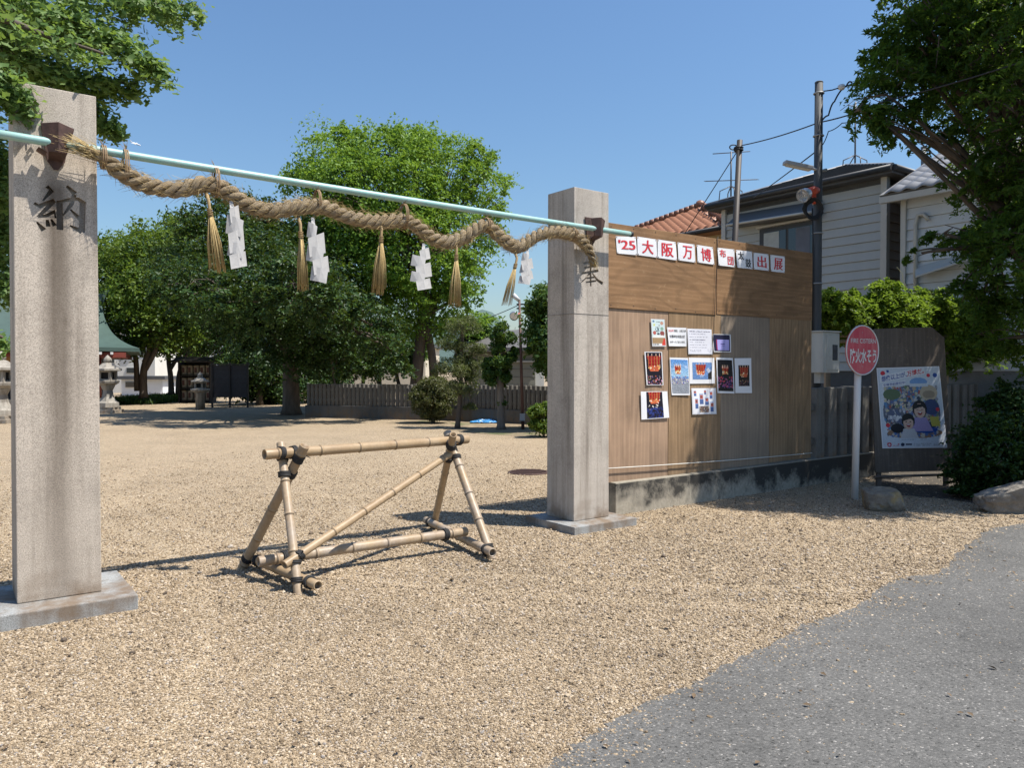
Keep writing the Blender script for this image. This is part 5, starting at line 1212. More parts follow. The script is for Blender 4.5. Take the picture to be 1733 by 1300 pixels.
def spray_points(lobes, ntw, per, length, rng=RNG, inner=.45, droop=.25, wide=.22):
    """leaves strung along short outward twigs: feathery, airy crown; also returns the twigs"""
    Cs, Ns, TW = [], [], []
    tot = sum(l[1]**2 for l in lobes)
    for (c, r, rz) in lobes:
        k = max(3, int(ntw * r*r / tot))
        d = rng.normal(0, 1, (k, 3)); d /= np.linalg.norm(d, axis=1, keepdims=True)
        rad = inner + (1 - inner) * rng.random(k) ** .5
        tf = np.arange(k) // 6; d = d[tf * 6 % k]; rad = rad[tf * 6 % k]            # six twigs to a tuft
        st = np.array(c) + d * rad[:, None] * np.array([r, r, rz]) * .92 + rng.normal(0, .10 * length, (k, 3))
        dr = d * .8 + rng.normal(0, .62, (k, 3)); dr[:, 2] = dr[:, 2] * .55 - .05; dr /= np.linalg.norm(dr, axis=1, keepdims=True)
        L = np.minimum(length * rng.lognormal(0, .30, k), r * .9)
        TW += [(st[i], dr[i], L[i]) for i in range(k)]
        m = rng.poisson(per, k); idx = np.repeat(np.arange(k), m); M = len(idx); f = rng.random(M) ** .75
        sd = np.cross(dr[idx], np.array([0, 0, 1.0])); sd /= np.linalg.norm(sd, axis=1, keepdims=True) + 1e-9
        lat = rng.normal(0, 1, M) * wide * L[idx] * (1.1 - .7*f)
        p = st[idx] + dr[idx] * (f * L[idx])[:, None] + sd * lat[:, None] + rng.normal(0, .03 * length, (M, 3)); p[:, 2] -= droop * L[idx] * f*f + .25*np.abs(lat)
        Cs.append(p); nn = np.cross(sd, dr[idx]); nn *= np.sign(nn[:, 2:3] + 1e-9); Ns.append(nn + np.array([0, 0, .3]))
    return np.concatenate(Cs), np.concatenate(Ns), TW
def limb(mb, a, b, r0, r1, rng=rnd, k=7, segs=6, wob=.08):
    a, b = Vector(a), Vector(b); L = (b-a).length; pts = []
    for i in range(segs+1):
        f = i/segs; p = a.lerp(b, f) + V(rng.uniform(-1, 1), rng.uniform(-1, 1), rng.uniform(-.6, .6)) * (wob * L * .25 * math.sin(math.pi*f)); p.z += L*.06*math.sin(math.pi*f); pts.append(p)
    mb.tube(pts, [r0 + (r1-r0)*i/segs for i in range(segs+1)], k); return pts
def tree(name, label, Y, trunk, lobes, nclus, per, cr, leaf, mat, r0=.25, cat='tree', flat=.6, jitter=.9, base_z=None, aspect=.55, twigs=60, inner=.35, droop=0.0, forks=None, group=None, bark=BARK, spray=0.0, slen=.6):
    """trunk: pixels from base to fork; lobes: (u, v, radius px, depth offset m[, vertical squash])"""
    tp = [at(u, v, Y) for u, v in trunk]; tp[0].z = 0 if base_z is None else base_z
    root = thing(name, label, cat, tp[0], group)
    LB = []
    for l in lobes:
        u, v, rp, dy = l[:4]; sq = l[4] if len(l) > 4 else 1.0; c = at(u, v, Y + dy); r = rp / F * (Y + dy); r *= (1 - .13*spray); LB.append(((c.x, c.y, c.z), r, r*sq))
    mb = MB(); pts = crom(tp, 5); mb.tube(pts, [r0*(1.25 if i == 0 else 1) * (1 - .45*i/len(pts)) for i in range(len(pts))], 10)
    for f in (forks or []): 
        fp = [at(u, v, Y) for u, v in f]; fp[0].z = max(fp[0].z, 0); mb.tube(crom(fp, 4), [r0*.7*(1-.4*i/(len(fp)*4)) for i in range((len(fp)-1)*4+1)], 8)
    mb.build('trunk', bark, root)
    top = tp[-1]; lm = MB()
    for (c, r, rz) in LB:
        e = Vector(c); s = pts[rnd.randrange(len(pts)//2, len(pts))]
        lp = limb(lm, s, e, r0*.42, r0*.10)
        for k in range(3):
            d = V(rnd.gauss(0, 1), rnd.gauss(0, 1), rnd.gauss(.2, .8)).normalized(); limb(lm, lp[rnd.randrange(2, len(lp))], e + V(d.x*r*.8, d.y*r*.8, d.z*rz*.8), r0*.14, r0*.03, k=5, segs=4)
    lm.build('limbs', bark, root)
    Cl, Nl = [], []; tw = MB()
    K = []
    if spray < 1:
        C, N, K = crown_points(LB, nclus, per * (1-spray), cr, flat, inner=inner); Cl.append(C); Nl.append(N)
    if spray > 0:
        C, N, TW = spray_points(LB, nclus, per * spray, slen, inner=inner, droop=.2 + .3*droop); Cl.append(C); Nl.append(N)
        for i in RNG.integers(0, len(TW), min(len(TW), twigs * 2)):
            p, d_, l_ = TW[i]; tw.tube([p - d_*l_*.5, p + d_*l_*.4, p + d_*l_ - np.array([0, 0, .2*l_])], [.010, .006, .002], 4)
    C, N = np.concatenate(Cl), np.concatenate(Nl)
    ok = C[:, 2] > .05; C, N = C[ok], N[ok]
    if twigs and len(K):
        for i in RNG.integers(0, len(K), twigs):
            e = Vector(K[i]); j = int(np.argmin([(Vector(c)-e).length for c, r, rz in LB])); s = Vector(LB[j][0]).lerp(e, .3); limb(tw, s, e, r0*.06 + .004, .004, k=4, segs=3)
    if tw.v: tw.build('twigs', bark, root, kind='stuff')
    leaf_mesh('crown', C, N, leaf, mat, root, ORG[root.name], jitter=jitter, aspect=aspect, droop=droop)
    return root
GRN = leafmat('leaf_bright_green', (.09, .185, .016), (.16, .295, .035), (.23, .37, .06), .42)
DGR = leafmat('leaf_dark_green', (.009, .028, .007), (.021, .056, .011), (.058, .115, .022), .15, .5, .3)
YGR = leafmat('leaf_yellow_green', (.045, .095, .012), (.09, .155, .018), (.16, .21, .026), .38)
MGR = leafmat('leaf_mid_green', (.022, .060, .010), (.042, .100, .016), (.072, .14, .025), .3)
OLV = leafmat('leaf_olive', (.045, .052, .018), (.085, .092, .030), (.125, .115, .045), .2)
PIN = leafmat('pine_needle', (.075, .10, .035), (.13, .15, .06), (.20, .20, .095), .25)
tree('broadleaf_tree', 'tall bright green rounded tree rising above the rope in the centre', 31, [(700, 700), (708, 610), (716, 520), (712, 420)],
     [(660, 320, 110, 0, 1), (565, 275, 58, .5), (650, 262, 50, -.5), (705, 268, 48, 1), (760, 290, 56, 0), (815, 305, 45, .8), (840, 345, 24, 0), (520, 312, 42, 1), (600, 330, 80, -1.5), (700, 420, 110, -.5), (600, 430, 100, 0), (780, 390, 66, .5), (775, 470, 45, -.5), (740, 520, 60, 0), (650, 530, 70, .5), (560, 400, 80, 1), (800, 560, 34, 1.5), (795, 500, 22, 0), (690, 230, 24, .5), (580, 232, 20, 0), (800, 262, 18, .4)], 3000, 44, .46, .12, GRN, .27, spray=.6, slen=.75, inner=.55, forks=[[(735, 690), (732, 610), (720, 540)]])
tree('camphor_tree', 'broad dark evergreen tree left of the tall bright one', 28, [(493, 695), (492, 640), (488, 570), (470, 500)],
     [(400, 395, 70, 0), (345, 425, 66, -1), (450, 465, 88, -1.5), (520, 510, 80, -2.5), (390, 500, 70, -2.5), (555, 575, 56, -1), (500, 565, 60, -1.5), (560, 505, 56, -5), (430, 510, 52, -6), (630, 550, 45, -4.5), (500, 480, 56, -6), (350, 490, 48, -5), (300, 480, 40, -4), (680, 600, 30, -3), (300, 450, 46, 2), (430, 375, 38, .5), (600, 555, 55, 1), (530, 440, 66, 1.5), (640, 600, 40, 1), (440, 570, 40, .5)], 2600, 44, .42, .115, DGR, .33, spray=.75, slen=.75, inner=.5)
tree('zelkova_tree', 'yellow-green tree with forked trunk behind the shrine roof', 37, [(243, 668), (243, 630), (252, 590), (258, 540)],
     [(240, 435, 48, 0), (205, 450, 48, 1), (285, 440, 52, .5), (190, 500, 50, 0), (245, 500, 60, -.8), (300, 500, 55, 0), (215, 550, 40, 0), (275, 555, 45, 0), (180, 425, 30, 1.5), (310, 400, 40, 2)], 1500, 36, .48, .145, YGR, .20, spray=.5, slen=1.0, base_z=.3, inner=.5, forks=[[(232, 662), (230, 610), (222, 575)], [(246, 625), (262, 595), (268, 570)]])
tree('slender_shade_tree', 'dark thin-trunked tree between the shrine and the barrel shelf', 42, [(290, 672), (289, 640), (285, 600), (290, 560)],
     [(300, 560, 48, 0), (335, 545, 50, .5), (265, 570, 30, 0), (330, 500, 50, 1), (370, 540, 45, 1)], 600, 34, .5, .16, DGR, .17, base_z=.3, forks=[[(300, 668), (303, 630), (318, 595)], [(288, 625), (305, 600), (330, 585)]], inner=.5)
tree('sapling', 'small bright yellow-green tree above the barrel shelf roof', 47, [(330, 640), (330, 615), (330, 600)], [(330, 588, 17, 0), (338, 600, 15, 0), (322, 603, 13, 0)], 160, 30, .35, .15, GRN, .08, twigs=10)
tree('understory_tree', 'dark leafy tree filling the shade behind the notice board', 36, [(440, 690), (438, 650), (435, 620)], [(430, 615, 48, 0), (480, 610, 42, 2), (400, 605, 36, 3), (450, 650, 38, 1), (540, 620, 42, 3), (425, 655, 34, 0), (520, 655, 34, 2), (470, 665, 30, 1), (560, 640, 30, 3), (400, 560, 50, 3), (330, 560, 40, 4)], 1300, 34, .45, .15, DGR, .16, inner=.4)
tree('understory_tree', 'low dark tree with crooked branches behind the far fence', 34, [(645, 660), (640, 630), (632, 600)], [(600, 600, 32, 0), (650, 585, 38, 1), (690, 590, 34, 0), (620, 620, 18, 0), (672, 622, 15, .5), (585, 630, 16, 0)], 520, 34, .42, .14, MGR, .12, forks=[[(676, 655), (672, 630), (685, 605)], [(615, 655), (613, 630), (600, 608)]])
tree('young_tree', 'thin leaning young tree in front of the far fence', 26.5, [(572, 702), (568, 660), (560, 600), (552, 545)], [(556, 560, 16, 0), (565, 600, 14, 0), (548, 590, 12, 0), (575, 640, 9, 0)], 60, 16, .3, .11, MGR, .055, twigs=20)
tree('clipped_pine', 'cloud-pruned pine with layered needle pads in front of the fence', 21.4, [(774, 727), (778, 680), (781, 620), (783, 550)], [(784, 552, 27, 0, .6), (768, 584, 22, 0, .5), (800, 590, 20, .1, .5), (772, 622, 30, 0, .5), (800, 625, 24, .2, .5), (748, 630, 16, 0, .5), (782, 655, 26, 0, .4), (800, 690, 14, .1, .5)], 480, 26, .16, .085, PIN, .075, aspect=.16, flat=.3, inner=.2, twigs=70)
tree('clipped_evergreen', 'bare-stemmed clipped evergreen with leafy balls in front of the fence', 21.0, [(848, 727), (848, 690), (847, 640), (848, 560)], [(848, 568, 20, 0, 1.1), (845, 590, 12, 0, .8), (840, 618, 18, 0, .8), (858, 612, 18, .1, .8), (868, 600, 12, .2), (846, 640, 19, 0, .7), (832, 630, 11, 0), (850, 676, 8, 0, 1)], 420, 42, .14, .075, MGR, .12, inner=.45, twigs=20, bark=M_('pale_bark', (.17, .145, .12), .9, .3, 8, 0, .5, 40, (1, 1, .3)))
tree('round_bush', 'round clipped olive bush in front of the far fence', 23.5, [(733, 712), (733, 690), (733, 675)], [(732, 676, 29, 0, 1.08), (720, 668, 20, 0, 1.1), (746, 682, 20, -.1, 1.1)], 620, 46, .12, .055, OLV, .06, cat='bush', inner=.7, twigs=10)
tree('yellowish_shrub', 'yellow-green shrub half hidden behind the far gate pillar', 18.4, [(920, 742), (920, 725), (920, 715)], [(915, 708, 19, 0, 1.2), (928, 715, 22, .2, 1.1), (922, 690, 10, 0)], 240, 40, .14, .06, YGR, .03, cat='bush', twigs=10)
tree('leafy_tree', 'fresh green tree showing left of the far gate pillar', 20, [(950, 730), (948, 660), (945, 600)], [(930, 525, 34, 0), (955, 560, 55, .5), (925, 590, 28, 0), (918, 560, 22, 0), (935, 500, 18, 0), (950, 610, 40, .5)], 700, 40, .24, .10, MGR, .10, inner=.5)
tree('backyard_tree', 'small dark tree beyond the fence right of the tall bright tree', 33, [(805, 690), (806, 640), (806, 610)], [(800, 585, 26, 0), (818, 600, 20, 0), (806, 560, 20, 0), (790, 625, 22, 0)], 340, 36, .36, .13, MGR, .1)
# overhanging tree on the right
RGT = leafmat('leaf_right_tree', (.018, .050, .010), (.045, .105, .015), (.10, .18, .028), .48, .55, .25)
rt = tree('overhanging_tree', 'big dark leafy tree overhanging from the right edge', 9.9, [(1860, 900), (1830, 700), (1800, 480), (1765, 250)],
     [(1700, 40, 110, -.4), (1575, 50, 78, -.2), (1545, 110, 66, .2), (1640, 130, 95, .2), (1500, 160, 58, 0), (1472, 200, 36, .1), (1530, 205, 40, .2), (1510, 110, 40, .3), (1455, 185, 22, 0), (1505, 215, 26, -.1), (1720, 190, 95, -.8), (1690, 290, 50, -.2), (1680, 370, 60, .1), (1725, 430, 85, -.6), (1640, 425, 40, .2), (1598, 395, 22, .1), (1665, 490, 46, .2), (1730, 540, 60, .2), (1800, 120, 130, -1.2), (1830, 330, 130, -1.0), (1530, 20, 46, 0), (1590, 230, 22, 0), (1860, 500, 110, -.6), (1560, 428, 11, 0), (1780, 0, 130, -1.2), (1920, 200, 120, -1.2), (1690, 575, 30, .3),
      (1665, 320, 50, .3), (1645, 495, 40, .2), (1700, 480, 60, .3), (1710, 380, 60, .5), (1600, 60, 80, 1.0), (1690, 130, 110, 1.3), (1585, -60, 75, .9), (1545, 95, 46, 1.0), (1660, -100, 90, 1.3), (1720, 260, 80, 1.0), (1640, 30, 80, 1.8), (1600, -150, 80, .2), (1600, -80, 66, -.3), (1690, -110, 100, -.6), (1800, -150, 130, -1.0), (1640, -170, 90, -.2), (1930, 20, 130, -1.4), (1560, -20, 40, .2)], 3300, 32, .24, .080, RGT, .15, inner=.45, flat=.35, twigs=260, droop=.5, aspect=.36, spray=1.0, slen=.42)
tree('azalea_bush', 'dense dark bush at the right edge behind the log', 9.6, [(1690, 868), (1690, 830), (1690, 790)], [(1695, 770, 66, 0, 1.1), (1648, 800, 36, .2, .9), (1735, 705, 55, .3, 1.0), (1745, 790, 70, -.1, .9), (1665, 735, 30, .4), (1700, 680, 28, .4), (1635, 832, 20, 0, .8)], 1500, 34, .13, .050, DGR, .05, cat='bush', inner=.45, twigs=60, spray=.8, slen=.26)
# wisteria over a trellis
WIS = leafmat('leaf_wisteria', (.08, .14, .012), (.14, .23, .022), (.22, .31, .04), .45)
tw_ = thing('wisteria_trellis', 'bright green climbing wisteria spread over a trellis behind the fence', 'climber', G(ton(1520, 600, WD+1.5)[0], WD + 1.5, 0))
LBs = []
for (u, v, rp, dy) in [(1410, 520, 26, 0), (1440, 525, 30, .2), (1480, 520, 30, .2), (1520, 525, 30, 0), (1560, 525, 30, .3), (1600, 530, 28, 0), (1630, 545, 30, .2), (1665, 560, 26, 0), (1685, 580, 22, 0), (1410, 548, 22, .2), (1450, 550, 22, .3), (1500, 552, 22, .5), (1550, 548, 22, .5), (1620, 580, 22, 0), (1600, 610, 20, .1), (1640, 600, 20, .2), (1390, 505, 14, 0), (1420, 502, 20, 0), (1500, 500, 24, .1), (1580, 506, 24, 0), (1645, 522, 26, .1), (1690, 556, 22, .1)]:
    c = at(u, v, 13.2 + dy + (u-1500)*.0035); r = rp/F*c.y; LBs.append(((c.x, c.y, c.z), r*1.1, r*.8))
C, N_, TWs = spray_points(LBs, 2400, 30, .34, inner=.4, droop=.5); K = [t[0] for t in TWs]; leaf_mesh('foliage', C, N_, .075, WIS, tw_, ORG[tw_.name], jitter=.8, aspect=.40, droop=1.2)
mb = MB()
for i in RNG.integers(0, len(K), 90):
    e = Vector(K[i]); limb(mb, e - V(rnd.uniform(-.3, .3), rnd.uniform(-.2, .2), rnd.uniform(.0, .2)), e + V(rnd.uniform(-.2, .2), 0, rnd.uniform(.1, .35)), .006, .002, k=4, segs=4, wob=.3)
mb.build('vines', M_('vine', (.20, .19, .08), .8), tw_)
for u in (1400, 1500, 1600, 1690):
    p = at(u, 600, 13.2 + (u-1500)*.0035); MB().box((p.x, p.y, 1.1), (.08, .08, 2.2)).build('post', WOOD, tw_)
for zz in (2.1, 2.2): p, q = at(1390, 600, 12.8), at(1700, 600, 13.9); MB().tube([V(p.x, p.y, zz), V(q.x, q.y, zz)], .03, 6).build('beam', WOOD, tw_)
# ginkgo at the upper left
GIN = leafmat('leaf_ginkgo', (.08, .15, .035), (.14, .235, .07), (.22, .32, .12), .42, .5, .3)
YG = 6.4
gk = thing('ginkgo_tree', 'ginkgo tree with fan-shaped leaves hanging behind the near pillar', 'tree', V(at(-160, 600, YG+.6).x, YG+.6, 0))
mb = MB(); gb = V(at(-160, 600, YG+.6).x, YG+.6, 0); mb.tube(crom([gb, gb + V(.1, .1, 2.2), gb + V(.0, .2, 4.6), gb + V(.15, .1, 7)], 5), [.30 - .012*i for i in range(16)], 12); mb.build('trunk', BARK, gk)
GC, GNn = [], []; lm = MB()
def spray(tip_path, Yo, k, spread, Y=YG):
    P = crom([at(u, v, Y + Yo + .12*i) for i, (u, v) in enumerate(tip_path)], 8); lm.tube(P, [.03*(1 - .85*i/len(P)) + .003 for i in range(len(P))], 6)
    for i in range(k):
        f = rnd.random() ** .8; j = min(int(f*(len(P)-1)), len(P)-2); p = P[j].lerp(P[j+1], rnd.random())
        w = spread * (1.05 - .75*f)
        cl = p + V(rnd.gauss(0, w*.6), rnd.gauss(0, w*.9), rnd.gauss(-.05, w*.55))
        for q in range(rnd.randint(5, 10)): GC.append(tuple(cl + V(rnd.gauss(0, .045), rnd.gauss(0, .045), rnd.gauss(0, .04)))); GNn.append((.35 + rnd.gauss(0, .25), -.4 + rnd.gauss(0, .25), .8))
spray([(-150, -60), (60, -40), (200, 0), (335, 10)], 0, 240, .26)
spray([(-150, 0), (40, 20), (150, 45), (272, 118)], -.2, 430, .24)
spray([(-160, -20), (0, 30), (80, 60), (175, 90)], -1.5, 60, .12)
spray([(-150, 40), (20, 90), (120, 130), (232, 142)], 0, 330, .20)
spray([(-150, 80), (60, 130), (150, 175), (196, 225)], .3, 200, .16)
spray([(-150, -90), (50, -80), (160, -40), (300, 30)], .3, 260, .25)
spray([(-200, 0), (-60, 60), (20, 100), (90, 120)], .4, 520, .34)
spray([(-250, -60), (-80, -20), (30, 20), (130, 60)], .6, 560, .36)
spray([(-200, 150), (-80, 220), (-10, 300), (15, 400)], .9, 420, .28)
spray([(-200, 220), (-60, 330), (0, 420), (14, 500)], 1.1, 300, .26)
spray([(-250, 60), (-120, 160), (-30, 230), (10, 330)], .6, 460, .34)
spray([(-260, -150), (-60, -160), (120, -120), (260, -60)], .2, 380, .4)
spray([(-120, 120), (-40, 140), (10, 155), (52, 190)], -1.75, 70, .06)     # twig in front of the pillar top
spray([(-100, 90), (-30, 120), (15, 128), (40, 160)], -1.8, 46, .05)
spray([(-80, 520), (-30, 560), (0, 570), (14, 582)], -.4, 22, .04)
lm.build('limbs', BARK, gk)
leaf_mesh('crown', np.array(GC), np.array(GNn), .062, GIN, gk, ORG[gk.name], shape='fan', jitter=.55, droop=1.4)

# ------------------------------------------------------------------ shrine hall and things on its forecourt
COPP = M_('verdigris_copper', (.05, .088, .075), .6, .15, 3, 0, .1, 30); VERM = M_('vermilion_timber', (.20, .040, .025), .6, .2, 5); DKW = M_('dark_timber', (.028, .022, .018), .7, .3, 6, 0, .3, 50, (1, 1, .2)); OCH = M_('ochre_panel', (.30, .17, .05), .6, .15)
Ys = 36.0; xr = at(236, 590, 32.5).x; cxs = xr - 7.2; sc_ = V(xr, Ys - 3.6, 0)
sh = thing('shrine_hall', 'vermilion shrine hall with curved green copper roof behind the near pillar', 'shrine', sc_)
zr, zev = at(188, 512, Ys).z, at(236, 592, 32.5).z
rings = []
for i in range(13):
    f = i/12; a = 5.6 + (7.2-5.6) * (0.22*f + .78*f**2.2); b = .25 + (3.6-.25)*f; z = zr - (zr - zev) * (1.55*f - .55*f*f); rings.append((a, b, z))
mb = MB(); vs = []; M8 = 24
for (a, b, z) in rings:
    for j in range(M8):
        t_ = 2*math.pi*(j+.5)/M8; cx_, cy_ = math.cos(t_), math.sin(t_); m_ = max(abs(cx_), abs(cy_)); lift = .20 * (min(abs(cx_), abs(cy_))/m_)**3 * ((zr - z)/(zr-zev))**2
        vs.append((cxs + a*cx_/m_, Ys + b*cy_/m_, z + lift))
fs = [(i*M8+j, i*M8+(j+1) % M8, (i+1)*M8+(j+1) % M8, (i+1)*M8+j) for i in range(12) for j in range(M8)]
mb.add(vs, fs, True); mb.add(vs[:M8], [tuple(range(M8))]); lo_ = [(x, y, z-.16) for x, y, z in vs[-M8:]]
mb.add(vs[-M8:] + lo_, [(j, (j+1) % M8, M8+(j+1) % M8, M8+j) for j in range(M8)] + [tuple(range(M8, 2*M8))]); rf = mb.build('roof', COPP, sh)
MB().box((cxs, Ys, zr + .12), (11.3, .5, .34)).build('ridge', COPP, rf, .03)
for s_ in (-1, 1): MB().prism([(cxs + s_*5.65, Ys-.3, zr-.25), (cxs + s_*5.65, Ys-.3, zr+.35), (cxs + s_*5.95, Ys-.3, zr+.48), (cxs + s_*5.75, Ys-.3, zr+.1)], (0, .6, 0)).build('ridge_end', COPP, rf)
MB().box((cxs, Ys, zev - .22), (13.4, 6.4, .22)).build('eave_beam', VERM, sh); 
for x in np.arange(-6.4, 6.6, .42):
    MB().box((cxs + x, Ys - 3.25, zev - .16), (.10, .5, .10)).build('rafter', VERM, sh); MB().box((cxs + x, Ys - 3.51, zev - .16), (.105, .015, .105)).build('rafter_end', M_('white_cap', (.7, .7, .68), .6), sh)
for x in (-5.6, -3.4, -1.2, 1.2, 3.4, 5.6): MB().tube([(cxs + x, Ys - 2.5, 0), (cxs + x, Ys - 2.5, zev - .25)], .14, 10).build('column', VERM, sh)
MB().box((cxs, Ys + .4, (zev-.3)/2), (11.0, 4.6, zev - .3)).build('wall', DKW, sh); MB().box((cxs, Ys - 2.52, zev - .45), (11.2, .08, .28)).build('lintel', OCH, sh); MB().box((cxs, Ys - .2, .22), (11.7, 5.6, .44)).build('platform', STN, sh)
MB().tube([(at(246, 600, 32.4).x, 32.4, at(246, 596, 32.4).z + .2), (at(246, 600, 32.4).x, 32.4, at(246, 600, 32.4).z)], .015, 5).build('lantern_chain', CABLE, sh)
sh.rotation_euler = (0, 0, math.radians(24))
LST = m_granite('lantern_stone', (.30, .275, .235), .6, None)
def lantern(base, H, label, style=0):
    o = thing('stone_lantern', label, 'lantern', base, 'stone lanterns on the forecourt'); s = H / 2.2; B = Vector(base)
    k = 6 if style == 0 else 20; sm = style != 0
    if style == 0:
        MB().revolve(B, UP, [(0, .56*s), (.12*s, .56*s), (.12*s, .46*s), (.22*s, .46*s)], 4, False).build('step', LST, o, .01)
        MB().revolve(B + UP*.22*s, UP, [(0, .40*s), (.16*s, .38*s), (.22*s, .30*s), (.40*s, .20*s), (.62*s, .17*s), (.72*s, .22*s), (.80*s, .26*s)], k, sm).build('stem', LST, o)
        MB().revolve(B + UP*1.02*s, UP, [(0, .24*s), (.10*s, .40*s), (.18*s, .42*s), (.20*s, .36*s)], k, sm).build('tray', LST, o)
        z = 1.22*s
    else:
        MB().revolve(B, UP, [(0, .26*s), (.9*s, .25*s), (.95*s, .30*s)], k, sm).build('stem', LST, o); MB().revolve(B + UP*.95*s, UP, [(0, .30*s), (.12*s, .52*s), (.24*s, .52*s), (.26*s, .3*s)], k, sm).build('tray', LST, o); z = 1.20*s
    fb = MB()
    for t_ in np.arange(4)*math.pi/2 + math.pi/4: fb.box(B + UP*(z + .17*s) + V(math.cos(t_), math.sin(t_), 0)*.27*s, (.10*s, .10*s, .34*s))
    fb.box(B + UP*(z + .02*s), (.46*s, .46*s, .06*s)); fb.box(B + UP*(z + .32*s), (.46*s, .46*s, .06*s)); fb.build('fire_box', LST, o)
    MB().box(B + UP*(z + .17*s), (.30*s, .30*s, .30*s)).build('dark_core', M_('inner_shade_black', (.01, .01, .01), .9), o)  # solid black block painted as the shade inside the fire box
    MB().revolve(B + UP*(z + .34*s), UP, [(0, .36*s), (.02*s, .50*s), (.09*s, .50*s), (.16*s, .34*s), (.28*s, .20*s), (.32*s, .12*s)], k, sm).build('cap', LST, o)
    MB().revolve(B + UP*(z + .64*s), UP, [(0, .10*s), (.06*s, .15*s), (.16*s, .14*s), (.26*s, .05*s), (.30*s, .01*s)], 10).build('finial', LST, o)
    return o
lantern(gnd(183, 699), 2.25, 'pale stone lantern just right of the near pillar')
lantern(gnd(2, 716), 1.75*1.3, 'stone lantern at the left picture edge')
lantern(gnd(339, 693), 1.6, 'rounded stone lantern in the shade before the barrel shelf', 1)
# shelf with barrels
Yc = 38.5; sx0, sx1 = at(303, 640, Yc).x, at(355, 640, Yc).x; stp = at(330, 613, Yc).z
shl = thing('barrel_shelf', 'dark wooden shelf with a lean-to roof holding sake barrels', 'shelf', ((sx0+sx1)/2, Yc, 0))
for x in (sx0, sx1): MB().box((x, Yc + .35, stp/2), (.09, .75, stp)).build('side', DKW, shl)
MB().box(((sx0+sx1)/2, Yc + .72, stp/2), (sx1-sx0, .04, stp)).build('back', DKW, shl)
hz = [.12, stp*.37, stp*.68]
for z_ in hz: MB().box(((sx0+sx1)/2, Yc + .35, z_ - .03), (sx1-sx0, .7, .06)).build('shelf_board', DKW, shl)
MB().prism([(sx0-.35, Yc-.35, stp - .02), (sx0-.35, Yc-.35, stp + .06), (sx0-.35, Yc+.95, stp+.28), (sx0-.35, Yc+.95, stp+.2)], (sx1-sx0+.9, 0, 0)).build('roof', DKW, shl)
BAR = M_('straw_barrel', (.36, .31, .24), .8, .2, 10, 0, .2, 40); BARB = M_('barrel_mark', (.12, .05, .04), .7, .3); BARK2 = M_('barrel_rope', (.30, .25, .16), .8, .2)
br_ = (stp*.26)*.46
proto = None
for ri, z_ in enumerate(hz):
    for i in range(5):
        c = V(sx0 + (sx1-sx0)*(i+.5)/5 , Yc + .28, z_); lab = ('lowest', 'middle', 'top')[ri]
        lb = '%s straw wrapped sake barrel on the %s board of the dark shelf' % (('leftmost', 'second', 'middle', 'fourth', 'rightmost')[i], lab)
        if proto is None:
            o = thing('sake_barrel', lb, 'barrel', c, 'sake barrels on the shelf'); h = stp*.25; r = (sx1-sx0)/5*.44
            MB().revolve(c, UP, [(0, r*.9), (.04, r), (h*.5, r*1.03), (h*.94, r), (h, r*.9)], 14).build('body', BAR, o)
            for q in (.08, .92): MB().tube([c + V(math.cos(t_)*r*1.03, math.sin(t_)*r*1.03, h*q) for t_ in np.linspace(0, 6.28, 17)], .022, 5, caps=False).build('hoop', BARK2, o)
            MB().box(c + V(0, -r*1.02, h*.5), (r*.8, .02, h*.5)).build('mark', BARB, o); proto = o
        else:
            o = copy_tree(proto); o.location = c; o['label'] = lb
# notice frame
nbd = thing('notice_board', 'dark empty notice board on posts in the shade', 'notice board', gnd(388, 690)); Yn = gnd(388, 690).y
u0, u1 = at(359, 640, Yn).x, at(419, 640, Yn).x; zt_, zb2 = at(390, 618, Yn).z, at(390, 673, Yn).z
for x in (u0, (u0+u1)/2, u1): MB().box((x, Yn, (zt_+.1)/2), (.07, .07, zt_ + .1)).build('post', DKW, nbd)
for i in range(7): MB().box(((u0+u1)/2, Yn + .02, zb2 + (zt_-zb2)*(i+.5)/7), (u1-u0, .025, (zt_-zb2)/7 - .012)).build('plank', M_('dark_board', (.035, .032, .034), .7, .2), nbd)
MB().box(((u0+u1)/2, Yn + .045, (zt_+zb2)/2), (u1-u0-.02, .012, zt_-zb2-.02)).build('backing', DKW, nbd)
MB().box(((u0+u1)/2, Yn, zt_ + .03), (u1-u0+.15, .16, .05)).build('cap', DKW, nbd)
sp = gnd(390, 690); 
# grass bank
gb_ = np.stack([RNG.uniform(at(190, 660, 40).x, at(310, 660, 40).x, 7000), RNG.uniform(36.5, 45, 7000), np.zeros(7000)], 1)
base = gnd(250, 676)
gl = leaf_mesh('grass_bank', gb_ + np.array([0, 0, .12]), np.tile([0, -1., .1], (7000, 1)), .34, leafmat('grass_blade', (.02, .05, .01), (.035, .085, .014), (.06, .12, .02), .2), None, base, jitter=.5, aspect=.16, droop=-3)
tag(gl, 'dark green grass under the trees beside the shrine', 'grass', kind='stuff')
